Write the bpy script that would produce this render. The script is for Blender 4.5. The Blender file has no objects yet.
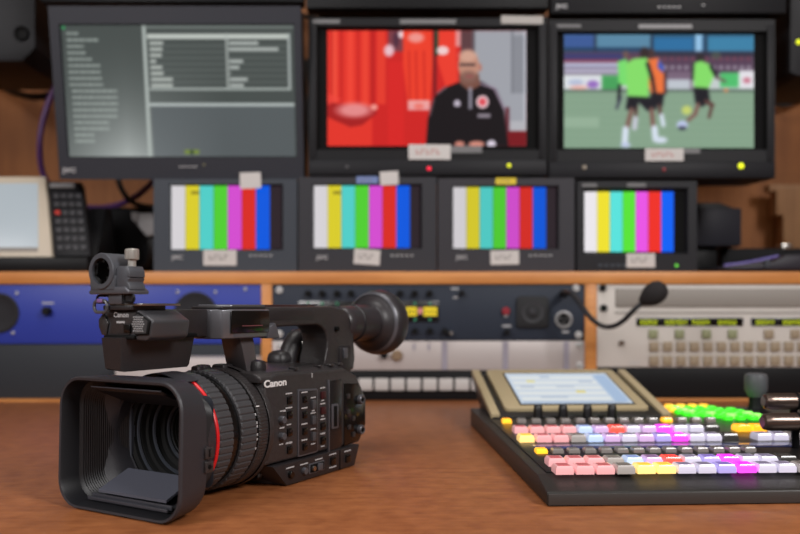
import bpy, bmesh, math, random
import numpy as np
from mathutils import Vector, Matrix
random.seed(4)
PI = math.pi
S = bpy.context.scene
COL = S.collection
F, H = 806.0, 0.1434          # focal length in pixels of the 800 px frame, eye height above the desk top

def lin(c):
    return tuple(((x/255)/12.92 if x/255 <= .04045 else ((x/255+.055)/1.055)**2.4) for x in c[:3])

# ------------------------------------------------------------------ materials
MATS = {}
def mat(name, rgb, rough=.5, metal=0., bump=0., bscale=200., var=0., vscale=30., emit=0., ergb=None, coat=0., alpha=1., trans=0.):
    if name in MATS: return MATS[name]
    m = bpy.data.materials.new(name); m.use_nodes = True
    nt = m.node_tree; b = nt.nodes['Principled BSDF']
    c = lin(rgb) + (1.,)
    b.inputs['Base Color'].default_value = c
    b.inputs['Roughness'].default_value = rough
    b.inputs['Metallic'].default_value = metal
    b.inputs['Coat Weight'].default_value = coat
    b.inputs['Coat Roughness'].default_value = .08
    b.inputs['Transmission Weight'].default_value = trans
    b.inputs['Specular IOR Level'].default_value = .18 if name.startswith(('monitor', 'black_plastic', 'deep_black', 'bezel', 'edge_grey', 'control_strip', 'slate', 'navy', 'case_', 'speaker_cab', 'keypad_black', 'device_dark', 'screen_')) else .5
    tc = nt.nodes.new('ShaderNodeTexCoord')
    if var:
        n = nt.nodes.new('ShaderNodeTexNoise'); n.inputs['Scale'].default_value = vscale; n.inputs['Detail'].default_value = 5
        nt.links.new(tc.outputs['Object'], n.inputs['Vector'])
        r = nt.nodes.new('ShaderNodeMix'); r.data_type = 'RGBA'
        r.inputs['A'].default_value = tuple(x*(1-var) for x in c[:3]) + (1,)
        r.inputs['B'].default_value = tuple(min(1, x*(1+var)) for x in c[:3]) + (1,)
        nt.links.new(n.outputs['Fac'], r.inputs['Factor']); nt.links.new(r.outputs['Result'], b.inputs['Base Color'])
    if bump:
        n = nt.nodes.new('ShaderNodeTexNoise'); n.inputs['Scale'].default_value = bscale; n.inputs['Detail'].default_value = 3
        nt.links.new(tc.outputs['Object'], n.inputs['Vector'])
        bp = nt.nodes.new('ShaderNodeBump'); bp.inputs['Strength'].default_value = bump; bp.inputs['Distance'].default_value = .0006
        nt.links.new(n.outputs['Fac'], bp.inputs['Height']); nt.links.new(bp.outputs['Normal'], b.inputs['Normal'])
    if emit:
        b.inputs['Emission Color'].default_value = lin(ergb or rgb) + (1,)
        b.inputs['Emission Strength'].default_value = emit
    MATS[name] = m
    return m

def wood(name, dark, light, scale=(2, 30, 30), rough=.4, fine=.35, spec=.5, fs=9):
    m = bpy.data.materials.new(name); m.use_nodes = True
    nt = m.node_tree; b = nt.nodes['Principled BSDF']; b.inputs['Roughness'].default_value = rough
    b.inputs['Specular IOR Level'].default_value = spec
    tc = nt.nodes.new('ShaderNodeTexCoord'); mp = nt.nodes.new('ShaderNodeMapping'); mp.inputs['Scale'].default_value = scale
    nt.links.new(tc.outputs['Object'], mp.inputs['Vector'])
    n = nt.nodes.new('ShaderNodeTexNoise'); n.inputs['Scale'].default_value = 3; n.inputs['Detail'].default_value = 8; n.inputs['Roughness'].default_value = .65
    nt.links.new(mp.outputs['Vector'], n.inputs['Vector'])
    n2 = nt.nodes.new('ShaderNodeTexNoise'); n2.inputs['Scale'].default_value = fs; n2.inputs['Detail'].default_value = 8
    nt.links.new(tc.outputs['Object'], n2.inputs['Vector'])
    mx = nt.nodes.new('ShaderNodeMath'); mx.operation = 'MULTIPLY_ADD'; mx.inputs[1].default_value = fine
    nt.links.new(n2.outputs['Fac'], mx.inputs[0])
    m2 = nt.nodes.new('ShaderNodeMath'); m2.operation = 'MULTIPLY'; m2.inputs[1].default_value = 1-fine
    nt.links.new(n.outputs['Fac'], m2.inputs[0]); nt.links.new(m2.outputs[0], mx.inputs[2])
    cr = nt.nodes.new('ShaderNodeValToRGB')
    cr.color_ramp.elements[0].position = .36; cr.color_ramp.elements[0].color = lin(dark)+(1,)
    cr.color_ramp.elements[1].position = .64; cr.color_ramp.elements[1].color = lin(light)+(1,)
    nt.links.new(mx.outputs[0], cr.inputs['Fac']); nt.links.new(cr.outputs['Color'], b.inputs['Base Color'])
    bp = nt.nodes.new('ShaderNodeBump'); bp.inputs['Strength'].default_value = .15; bp.inputs['Distance'].default_value = .001
    nt.links.new(n.outputs['Fac'], bp.inputs['Height']); nt.links.new(bp.outputs['Normal'], b.inputs['Normal'])
    return m

def picture_mat(name, strength=1.0):
    m = bpy.data.materials.new(name); m.use_nodes = True
    nt = m.node_tree; b = nt.nodes['Principled BSDF']
    a = nt.nodes.new('ShaderNodeAttribute'); a.attribute_name = 'picture'
    b.inputs['Base Color'].default_value = (.002, .002, .002, 1); b.inputs['Roughness'].default_value = .6
    b.inputs['Specular IOR Level'].default_value = .08
    nt.links.new(a.outputs['Color'], b.inputs['Emission Color']); b.inputs['Emission Strength'].default_value = strength
    return m

desk_m = wood('desk_laminate', (128, 74, 42), (158, 98, 58), (9, 60, 60), .40, .5, .4, 70)
oak = wood('oak_edge', (188, 118, 58), (216, 148, 82), (2, 40, 40), .45)
wallw = wood('wall_wood', (132, 78, 34), (166, 104, 52), (20, 20, 1.5), .6)
tan_board = wood('tan_board', (146, 104, 66), (170, 126, 84), (20, 20, 2), .6)
blk = mat('black_plastic', (20, 20, 22), .45, bump=.15, bscale=900)
blk2 = mat('deep_black', (9, 9, 10), .6)
cam_m = mat('camcorder_shell', (52, 49, 50), .30, bump=.5, bscale=1100, var=.5, vscale=450)
cam_d = mat('camcorder_dark', (40, 37, 39), .38, bump=.35, bscale=1300, var=.3, vscale=700)
hood_m = mat('hood_rubberised', (48, 47, 52), .44, bump=.3, bscale=1800)
hood_i = mat('hood_inside', (22, 22, 26), .5)
flap_m = mat('flap_cloth', (84, 86, 98), .6)
rib_m = mat('ring_rubber', (66, 66, 69), .42, bump=.3, bscale=1400)
gloss = mat('glossy_black', (10, 10, 11), .25, coat=.3)
glass = mat('lens_glass', (14, 12, 8), .05, coat=1.0)
lensring = mat('lens_ring', (52, 56, 64), .4)
silver = mat('silver_metal', (190, 188, 184), .3, 1.0)
chrome = mat('chrome', (200, 196, 190), .16, 1.0)
bronze = mat('tbar_metal', (120, 104, 96), .28, .9)
red_m = mat('red_ring', (215, 22, 30), .35)
white_m = mat('white_print', (225, 225, 225), .5)
grey_print = mat('grey_print', (180, 180, 182), .5)
grille_m = mat('speaker_grille', (170, 170, 172), .4, .2)
gunmetal = mat('gunmetal', (92, 92, 98), .36, .35)
mix_m = mat('mixer_case', (36, 34, 32), .42, bump=.12, bscale=1200, var=.05)
beige = mat('beige_plastic', (176, 160, 126), .5, bump=.1, bscale=900)
mon_g = mat('monitor_grey', (64, 69, 77), .5, bump=.1, bscale=600)
mon_l = mat('monitor_large_grey', (52, 53, 60), .5, bump=.1, bscale=600)
mon_d = mat('monitor_dark', (26, 26, 29), .5)
tape = mat('label_tape', (200, 196, 194), .8)
tape_b = mat('blue_tape', (110, 130, 180), .6)
tape_y = mat('yellow_tape', (215, 190, 40), .6)
tape_g = mat('grey_tape', (110, 110, 112), .6)
ink = mat('ink', (128, 120, 120), .7)
ink_r = mat('red_ink', (190, 120, 115), .7)
blue_p = mat('blue_panel', (40, 58, 156), .45, bump=.05)
dkpanel = mat('slate_panel', (52, 55, 60), .5)
navy_p = mat('navy_panel', (48, 54, 66), .5)
alu_p = mat('aluminium_panel', (186, 178, 176), .45, .15)
alu_seam = mat('aluminium_seam', (150, 145, 158), .5)
cream_p = mat('cream_panel', (202, 196, 190), .5)
greyrec = mat('grey_recess', (140, 134, 128), .55)
keycap_w = mat('white_keycap', (190, 186, 184), .5)
keycap_t = mat('taupe_keycap', (152, 136, 114), .55)
keycap_g = mat('green_keycap', (138, 142, 108), .55)
screw_m = mat('screw_metal', (205, 205, 205), .4, .3)
cable_k = mat('black_cable', (20, 18, 18), .5)
cable_p = mat('purple_cable', (92, 52, 110), .5)
phone_w = mat('pale_bezel', (196, 184, 166), .5)
foam = mat('mic_foam', (34, 30, 32), .9, bump=.6, bscale=2500)
room_w = mat('room_paint', (120, 104, 92), .8, bump=.1, bscale=60)
carpet = mat('carpet', (60, 58, 60), .95, bump=.5, bscale=300, var=.2)
ceil_m = mat('ceiling_tile', (190, 188, 182), .8, bump=.2, bscale=90)

# ------------------------------------------------------------------ mesh builder
class MB:
    def __init__(self, mx=None):
        self.bm = bmesh.new(); self.mx = mx or Matrix()
    def _merge(self, t, m, mx=None):
        M = self.mx @ mx if mx else self.mx
        mp = {v: self.bm.verts.new(M @ v.co) for v in t.verts}
        for f in t.faces:
            try: nf = self.bm.faces.new([mp[v] for v in f.verts])
            except ValueError: continue
            nf.material_index = m if m is not None else f.material_index
        t.free(); return self
    def box(self, x0, y0, z0, x1, y1, z1, bev=0, seg=2, m=0, mx=None):
        t = bmesh.new(); bmesh.ops.create_cube(t, size=1)
        for v in t.verts:
            v.co = Vector(((x0+x1)/2+v.co.x*(x1-x0), (y0+y1)/2+v.co.y*(y1-y0), (z0+z1)/2+v.co.z*(z1-z0)))
        if bev:
            bmesh.ops.bevel(t, geom=t.edges[:], offset=bev, segments=seg, profile=.5, affect='EDGES')
        return self._merge(t, m, mx)
    def prism(self, pts, ax, a, b, bev=0, seg=2, m=0, mx=None):
        # pts in the two other axes: x->(y,z) y->(x,z) z->(x,y)
        t = bmesh.new()
        def P(p, d): return {'x': (d, p[0], p[1]), 'y': (p[0], d, p[1]), 'z': (p[0], p[1], d)}[ax]
        A = [t.verts.new(P(p, a)) for p in pts]; B = [t.verts.new(P(p, b)) for p in pts]
        n = len(pts); t.faces.new(A); t.faces.new(B[::-1])
        for i in range(n): t.faces.new([A[i], B[i], B[(i+1) % n], A[(i+1) % n]])
        bmesh.ops.recalc_face_normals(t, faces=t.faces[:])
        if bev: bmesh.ops.bevel(t, geom=t.edges[:], offset=bev, segments=seg, profile=.5, affect='EDGES')
        return self._merge(t, m, mx)
    def lathe(self, prof, c=(0, 0, 0), d=(0, 0, 1), seg=48, m=0, mx=None, close=True, rad=None):
        # prof: (r, t) along d ; rad(i) optional radius multiplier per segment
        t = bmesh.new(); d = Vector(d).normalized(); c = Vector(c)
        q = d.to_track_quat('Z', 'Y'); rings = []
        for (r, h) in prof:
            if r <= 1e-7: rings.append([t.verts.new(c+d*h)])
            else: rings.append([t.verts.new(c+d*h+q @ Vector((r*(rad(i) if rad else 1)*math.cos(2*PI*i/seg), r*(rad(i) if rad else 1)*math.sin(2*PI*i/seg), 0))) for i in range(seg)])
        for A, B in zip(rings, rings[1:]):
            for i in range(seg):
                j = (i+1) % seg
                if len(A) == 1 and len(B) == 1: continue
                if len(A) == 1: t.faces.new([A[0], B[j], B[i]])
                elif len(B) == 1: t.faces.new([A[i], A[j], B[0]])
                else: t.faces.new([A[i], A[j], B[j], B[i]])
        bmesh.ops.recalc_face_normals(t, faces=t.faces[:])
        return self._merge(t, m, mx)
    def loft(self, secs, m=0, cap0=False, cap1=False, mx=None):
        t = bmesh.new(); R = [[t.verts.new(p) for p in s] for s in secs]; n = len(R[0])
        for A, B in zip(R, R[1:]):
            for i in range(n):
                j = (i+1) % n; t.faces.new([A[i], A[j], B[j], B[i]])
        if cap0: t.faces.new(R[0][::-1])
        if cap1: t.faces.new(R[-1])
        bmesh.ops.recalc_face_normals(t, faces=t.faces[:])
        return self._merge(t, m, mx)
    def tube(self, path, r, seg=10, m=0, sub=6, mx=None):
        P = [Vector(p) for p in path]
        if sub > 1 and len(P) > 2:
            Q = []
            for i in range(len(P)-1):
                p0 = P[max(i-1, 0)]; p1 = P[i]; p2 = P[i+1]; p3 = P[min(i+2, len(P)-1)]
                for k in range(sub):
                    s = k/sub
                    Q.append(.5*((2*p1)+(p2-p0)*s+(2*p0-5*p1+4*p2-p3)*s*s+(3*p1-p0-3*p2+p3)*s**3))
            Q.append(P[-1]); P = Q
        secs = []; up = None
        for i, p in enumerate(P):
            d = (P[min(i+1, len(P)-1)]-P[max(i-1, 0)]).normalized()
            if up is None: up = d.orthogonal().normalized()
            up = (up-d*up.dot(d)).normalized(); s = d.cross(up)
            rr = r(i/(len(P)-1)) if callable(r) else r
            secs.append([p+(up*math.cos(2*PI*k/seg)+s*math.sin(2*PI*k/seg))*rr for k in range(seg)])
        return self.loft(secs, m, True, True, mx)
    def grid_picture(self): pass
    def build(self, name, mats, parent=None, world=False, sharp=.6):
        bm = self.bm
        bmesh.ops.remove_doubles(bm, verts=bm.verts[:], dist=1e-6)
        if world and parent is not None:
            off = Vector(parent.location)
            for v in bm.verts: v.co -= off
        for f in bm.faces: f.smooth = True
        for e in bm.edges:
            if len(e.link_faces) != 2 or e.calc_face_angle(0) > sharp: e.smooth = False
        me = bpy.data.meshes.new(name); bm.to_mesh(me); bm.free()
        for x in (mats if isinstance(mats, (list, tuple)) else [mats]): me.materials.append(x)
        o = bpy.data.objects.new(name, me); COL.objects.link(o)
        if parent is not None: o.parent = parent
        return o

def tag(o, label=None, cat=None, group=None, kind=None):
    if label: o['label'] = label
    if cat: o['category'] = cat
    if group: o['group'] = group
    if kind: o['kind'] = kind
    return o
def thing(name, label, cat, loc=(0, 0, 0), rz=0, group=None):
    o = bpy.data.objects.new(name, None); COL.objects.link(o); o.empty_display_size = .02
    o.location = loc; o.rotation_euler = (0, 0, rz)
    return tag(o, label, cat, group)
def dup(root, loc=None, rz=None, label=None):
    r = root.copy(); COL.objects.link(r)
    if loc is not None: r.location = loc
    if rz is not None: r.rotation_euler = (0, 0, rz)
    if label: r['label'] = label
    for ch in list(root.children):
        c = ch.copy(); COL.objects.link(c); c.parent = r
        for g in ch.children:
            d = g.copy(); COL.objects.link(d); d.parent = c
    return r
def text_mesh(name, body, size, mx, m, parent, bold=0, shear=0, ext=.0002, sx=1):
    cu = bpy.data.curves.new(name, 'FONT'); cu.body = body; cu.size = size; cu.align_x = 'CENTER'; cu.align_y = 'CENTER'
    cu.offset = bold; cu.shear = shear; cu.extrude = ext; cu.resolution_u = 3
    tmp = bpy.data.objects.new(name, cu); COL.objects.link(tmp)
    dg = bpy.context.evaluated_depsgraph_get(); me = bpy.data.meshes.new_from_object(tmp.evaluated_get(dg))
    bpy.data.objects.remove(tmp); me.name = name
    me.transform(mx @ Matrix.Diagonal((sx, 1, 1, 1)))
    me.materials.clear(); me.materials.append(m)
    o = bpy.data.objects.new(name, me); COL.objects.link(o); o.parent = parent
    return o
FRONT = Matrix.Rotation(PI/2, 4, 'X')                 # text that faces -Y
def T(x, y, z): return Matrix.Translation((x, y, z))
def wx(px, Y): return (px-400)*Y/F                    # sizes measured on the photo, at a known distance Y
def wz(py, Y): return H-(py-308)*Y/F
def rr(hw, hh, r, n=8, cx=0, cz=0):
    pts = []
    for (sx, sz, a0) in ((1, 1, 0), (-1, 1, PI/2), (-1, -1, PI), (1, -1, 3*PI/2)):
        for k in range(n):
            a = a0+PI/2*k/(n-1); pts.append((cx+sx*(hw-r)+r*math.cos(a), cz+sz*(hh-r)+r*math.sin(a)))
    return pts

# ------------------------------------------------------------------ the room
FL = -.74; YB = 1.80
def slab(name, a, b, m):
    return tag(MB().box(*a, *b).build(name, m), kind='structure')
slab('floor', (-1.9, -1.9, FL-.05), (1.9, YB+.06, FL), carpet)
slab('ceiling', (-1.9, -1.9, 1.75), (1.9, YB+.06, 1.8), ceil_m)
slab('wall_back', (-1.9, YB, FL), (1.9, YB+.06, 1.75), wallw)
slab('wall_left', (-1.96, -1.9, FL), (-1.9, YB+.06, 1.75), room_w)
slab('wall_right', (1.9, -1.9, FL), (1.96, YB+.06, 1.75), room_w)
slab('wall_front', (-1.9, -1.96, FL), (1.9, -1.9, 1.75), room_w)

dk = thing('desk', 'long reddish-brown laminate desk under the camcorder and switcher', 'desk', (0, 1.1, FL))
MB().box(-1.3, .28, -.035, 1.3, YB-.005, 0, .002).build('desktop', desk_m, dk, True)
for x in (-1.25, 0, 1.2):
    MB().box(x, .36, FL, x+.04, YB-.02, -.035, .002).build('side_panel', desk_m, dk, True)

YR = 1.243                                              # front plane of the console
cs = thing('equipment_console', 'pale oak shelf unit on the desk holding rack panels, monitors on top', 'shelf unit', (0, 1.5, 0))
MB().box(-1.25, YR, .1804, 1.25, YB-.01, .1995, .0012).build('shelf_board', oak, cs, True)
ZU = .1800
for (a, b) in ((261, 271.5), (585.5, 597)):
    MB().box(wx(a, YR), YR+.002, .0003, wx(b, YR), YB-.02, .1803, .0008).build('upright', oak, cs, True)
MB().box(-1.25, YR+.002, .0003, -1.225, YB-.02, .1803).build('end_panel', oak, cs, True)
MB().box(1.225, YR+.002, .0003, 1.25, YB-.02, .1803).build('end_panel', oak, cs, True)
MB().box(-1.224, YR-.012, .0003, wx(261, YR), YR+.003, .0035).build('bottom_rail', oak, cs, True)

# ------------------------------------------------------------------ rack units
YP = YR+.004
def screws(par, pts, r=.0056):
    for (px, py) in pts:
        b = MB(); b.lathe([(0, -.003), (r*.8, -.0028), (r, -.0015), (r, .0005)], (wx(px, YR), YP, wz(py, YR)), (0, 1, 0), 16)
        b.box(wx(px, YR)-r*.6, YP-.0033, wz(py, YR)-.0004, wx(px, YR)+r*.6, YP-.0025, wz(py, YR)+.0004, m=1)
        b.build('screw', [screw_m, blk2], par, True)
def rack(name, label, cat, x0, y0, x1, y1, m, depth=.22):
    X0, X1, Z1, Z0 = wx(x0, YR), wx(x1, YR), wz(y0, YR), wz(y1, YR)
    t = thing(name, label, cat, ((X0+X1)/2, YP, Z0))
    MB().box(X0, YP, Z0+.0003, X1, YP+.004, Z1-.0003, .0006).build('front_panel', m, t, True)
    MB().box(X0+.012, YP+.004, Z0+.001, X1-.012, YP+depth, Z1-.001).build('chassis', blk, t, True)
    return t
def knob(par, px, py, r, dep, m, name='knob', cap=None):
    MB().lathe([(0, -dep), (r*.85, -dep), (r, -dep*.8), (r, 0)], (wx(px, YR), YP, wz(py, YR)), (0, 1, 0), 20).build(name, m, par, True)

# left bay: blue loudspeaker panel, slate blank, pale panel
t = rack('speaker_rack_panel', 'bright blue rack panel with two round speakers, left of the oak upright', 'rack panel', -95, 284.5, 260.5, 344, blue_p)
for px in (-2, 195):
    o = MB(); c = (wx(px, YR), YP, wz(313, YR)); R = .033 if px > 0 else .031
    o.lathe([(R, .0005), (R, -.002), (R-.003, -.003), (R-.005, -.002), (.01, -.0012), (0, -.002)], c, (0, 1, 0), 40)
    o.build('speaker_cone', mat('speaker_black', (30, 30, 35), .8), t, True)
knob(t, 47, 311, .0065, .012, blk)
MB().box(wx(41, YR), YP-.0005, wz(303.8, YR), wx(53, YR), YP+.0003, wz(302.2, YR)).build('printed_marks', grey_print, t, True)
screws(t, [(16, 293), (12, 333), (177, 292), (215, 292), (245, 289), (176, 334), (225, 334)], .0026)
t = rack('blank_panel', 'slate grey blank rack panel below the blue speaker panel', 'rack panel', -95, 344.5, 260.5, 400.5, dkpanel)
xx = thing('patch_box', 'low pale metal box on the desk behind the camcorder lens', 'box', (wx(192, 1.2), 1.2, 0))
MB().box(wx(122, 1.2), 1.17, .0005, wx(259, 1.2), 1.228, wz(358, 1.17), .002).build('case', alu_p, xx, True)
MB().box(wx(126, 1.2), 1.168, .012, wx(250, 1.2), 1.1705, .018).build('vent_slot', blk2, xx, True)

# middle bay
t = rack('talkback_panel', 'navy talkback rack panel with yellow display and small square speaker', 'rack panel', 272, 284.5, 585, 340.5, navy_p)
screws(t, [(279, 290), (279, 334), (576.5, 288), (579, 335)])
for px in (308, 322, 337, 351, 385.5, 400, 414.5, 429.5): knob(t, px, 293.5, .0050, .009, blk2)
for px in (308, 322, 337, 415, 430): knob(t, px, 331, .0048, .008, blk2)
knob(t, 462, 293, .0042, .011, blk); knob(t, 445, 331, .0048, .01, blk); knob(t, 451, 333, .003, .012, silver, 'toggle_switch')
knob(t, 507, 332, .0045, .01, blk); knob(t, 562.5, 294, .0048, .012, blk)
b = MB()
for (px, py, w) in ((455, 288.5, 8), (456, 297.5, 5), (507, 326, 9), (506, 316, 4), (566, 332, 7)):
    b.box(wx(px-w/2, YR), YP-.0005, wz(py+.9, YR), wx(px+w/2, YR), YP+.0003, wz(py-.9, YR))
b.build('printed_marks', grey_print, t, True)
MB().box(wx(298, YR), YP-.0015, wz(322, YR), wx(439, YR), YP, wz(301, YR), .0006).build('display_window', gloss, t, True)
amber = mat('amber_display', (170, 150, 16), .5, emit=.6, ergb=(225, 200, 24))
grn = mat('green_led', (50, 130, 96), .4, emit=.12)
for (a, c) in ((406, 417), (423.5, 437)):
    b = MB(); b.box(wx(a, YR), YP-.0022, wz(316, YR), wx(c, YR), YP-.0016, wz(307, YR))
    for k in range(3):
        x = a+2.5+k*(c-a-3)/2.6
        b.box(wx(x-.5, YR), YP-.0026, wz(313.5, YR), wx(x+.7, YR), YP-.0021, wz(310, YR), m=1)
    b.build('character_display', [amber, mat('display_dark', (90, 80, 10), .5)], t, True)
MB().box(wx(418, YR), YP-.0022, wz(314, YR), wx(422.5, YR), YP-.0016, wz(308, YR)).build('status_lamp', mat('rose_lamp', (190, 120, 120), .5, emit=.3), t, True)
for px in (308, 322, 337, 415, 430):
    for py in ((303.5,) if px < 400 else (303.5, 319.5)): knob(t, px, py, .0024, .003, grn, 'indicator_lamp')
knob(t, 506, 311, .0062, .006, mat('red_button', (140, 30, 45), .4), 'red_button')
b = MB(); X0, X1, Z0, Z1 = wx(516.5, YR), wx(549, YR), wz(328, YR), wz(296, YR)
b.prism(rr((X1-X0)/2, (Z1-Z0)/2, .007, 5, (X0+X1)/2, (Z0+Z1)/2), 'y', YP-.004, YP, .0008)
b.lathe([(.017, -.0045), (.015, -.0042), (.006, -.0035), (.004, -.006), (0, -.0065)], ((X0+X1)/2, YP, (Z0+Z1)/2), (0, 1, 0), 32, m=1)
b.build('speaker_grille', [mat('grille_dark', (22, 23, 27), .7), mat('grille_mid', (44, 44, 49), .6)], t, True)
b = MB(); c = (wx(564, YR), YP, wz(319.5, YR))
b.lathe([(.0135, .0), (.0135, -.003), (.011, -.0035), (.0095, -.002)], c, (0, 1, 0), 32); b.lathe([(.0095, -.0005), (0, -.0005)], c, (0, 1, 0), 24, m=1)
for k in range(3): b.lathe([(0, -.003), (.0012, -.003), (.0012, 0)], (c[0]+.005*math.cos(k*2.1+.5), c[1], c[2]+.005*math.sin(k*2.1+.5)), (0, 1, 0), 8)
b.build('round_socket', [mat('socket_ring', (150, 150, 152), .4, .3), blk2], t, True)
t = rack('silver_rack_panel', 'plain silver rack panel between the navy panel and white keys', 'rack panel', 272, 341, 585, 370.5, alu_p)
for px in (445, 506, 567): MB().box(wx(px-3, YR), YP-.0012, wz(370, YR), wx(px+2.5, YR), YP+.0005, wz(341.8, YR)).build('seam', alu_seam, t, True)
for px in (414, 429): MB().box(wx(px-1, YR), YP-.001, wz(350, YR), wx(px+1, YR), YP+.0005, wz(344, YR)).build('slot', mat('seam_violet', (150, 146, 160), .5), t, True)
knob(t, 384, 355, .006, .01, blk); knob(t, 397, 355.5, .0085, .006, mat('brass_knob', (150, 128, 104), .4, .5), 'round_plate')
screws(t, [(280, 346), (280, 362), (580, 345), (580, 366)])
t = rack('key_panel', 'black rack panel with a row of white square keys', 'rack panel', 272, 371, 585, 400.5, blk)
for k in range(19):
    x = 278+16.1*k
    MB().box(wx(x, YR), YP-.005, wz(390.5, YR), wx(x+14, YR), YP+.0005, wz(378.5, YR), .0012).build('key', keycap_w, t, True)

# right bay
t = rack('router_panel', 'cream router control panel with green readouts and rows of keys', 'rack panel', 597.5, 284.5, 990, 367.5, cream_p)
MB().box(wx(616, YR), YP-.003, wz(307, YR), wx(980, YR), YP+.0005, wz(288.5, YR), .001).build('recess_cover', greyrec, t, True)
MB().box(wx(615, YR), YP-.0012, wz(313.5, YR), wx(985, YR), YP+.0005, wz(311.8, YR)).build('seam', mat('seam_grey', (150, 145, 140), .6), t, True)
for p in ((603, 288), (604, 308)): knob(t, *p, .0055, .005, blk, 'panel_screw')
knob(t, 622, 343, .004, .006, mat('lock_brown', (92, 74, 62), .4), 'key_lock')
lime = mat('lime_display', (150, 160, 20), .5, emit=.6, ergb=(200, 215, 30))
for (a, c, segs) in ((637, 744, [(641, 659), (666, 689), (693, 713), (719, 737)]), (752, 880, [(757, 773), (784, 803), (812, 830), (840, 860)])):
    MB().box(wx(a, YR), YP-.0018, wz(326, YR), wx(c, YR), YP+.0005, wz(317.8, YR), .0005).build('readout_window', gloss, t, True)
    for (p, q) in segs:
        b = MB(); x = p
        while x < q-2:
            w = random.choice((2.6, 3.0, 3.4)); top = random.choice((319.2, 319.2, 320.4))
            # each character: two uprights and a bar
            b.box(wx(x, YR), YP-.0024, wz(324.6, YR), wx(x+.6, YR), YP-.0018, wz(top, YR))
            b.box(wx(x+w-.6, YR), YP-.0024, wz(324.6, YR), wx(x+w, YR), YP-.0018, wz(319.4, YR))
            b.box(wx(x, YR), YP-.0024, wz(322.2, YR), wx(x+w, YR), YP-.0018, wz(321.6, YR))
            if random.random() < .6: b.box(wx(x, YR), YP-.0024, wz(324.8, YR), wx(x+w, YR), YP-.0018, wz(324, YR))
            x += w+1.6
        b.build('readout_characters', lime, t, True)
for px in (653.5, 680, 707, 733): MB().box(wx(px-4.5, YR), YP-.004, wz(338.5, YR), wx(px+4.5, YR), YP, wz(329.5, YR), .0008).build('green_key', keycap_g, t, True)
for px in (769.5, 796, 823, 850): MB().box(wx(px-4.5, YR), YP-.004, wz(338.5, YR), wx(px+4.5, YR), YP, wz(329.5, YR), .0008).build('key', keycap_t, t, True)
for r, py in enumerate((346.5, 360.5)):
    for k in range(16):
        px = 654.5+13.5*k
        MB().box(wx(px-4.6, YR), YP-.004, wz(py+4.8, YR), wx(px+4.6, YR), YP, wz(py-4.8, YR), .0008).build('key', keycap_t, t, True)
MB().box(wx(630, YR), YP-.0005, wz(363.5, YR), wx(640, YR), YP+.0003, wz(362.5, YR)).build('printed_marks', grey_print, t, True)
t = rack('black_blank_panel', 'black blank rack panel behind the switcher under cream panel', 'rack panel', 597.5, 368, 990, 397.5, blk)
MB().box(wx(600.5, YR), YR-.004, .0003, 1.22, YR+.003, wz(398.4, YR), .0004).build('foot_rail', oak, t, True)

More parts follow.
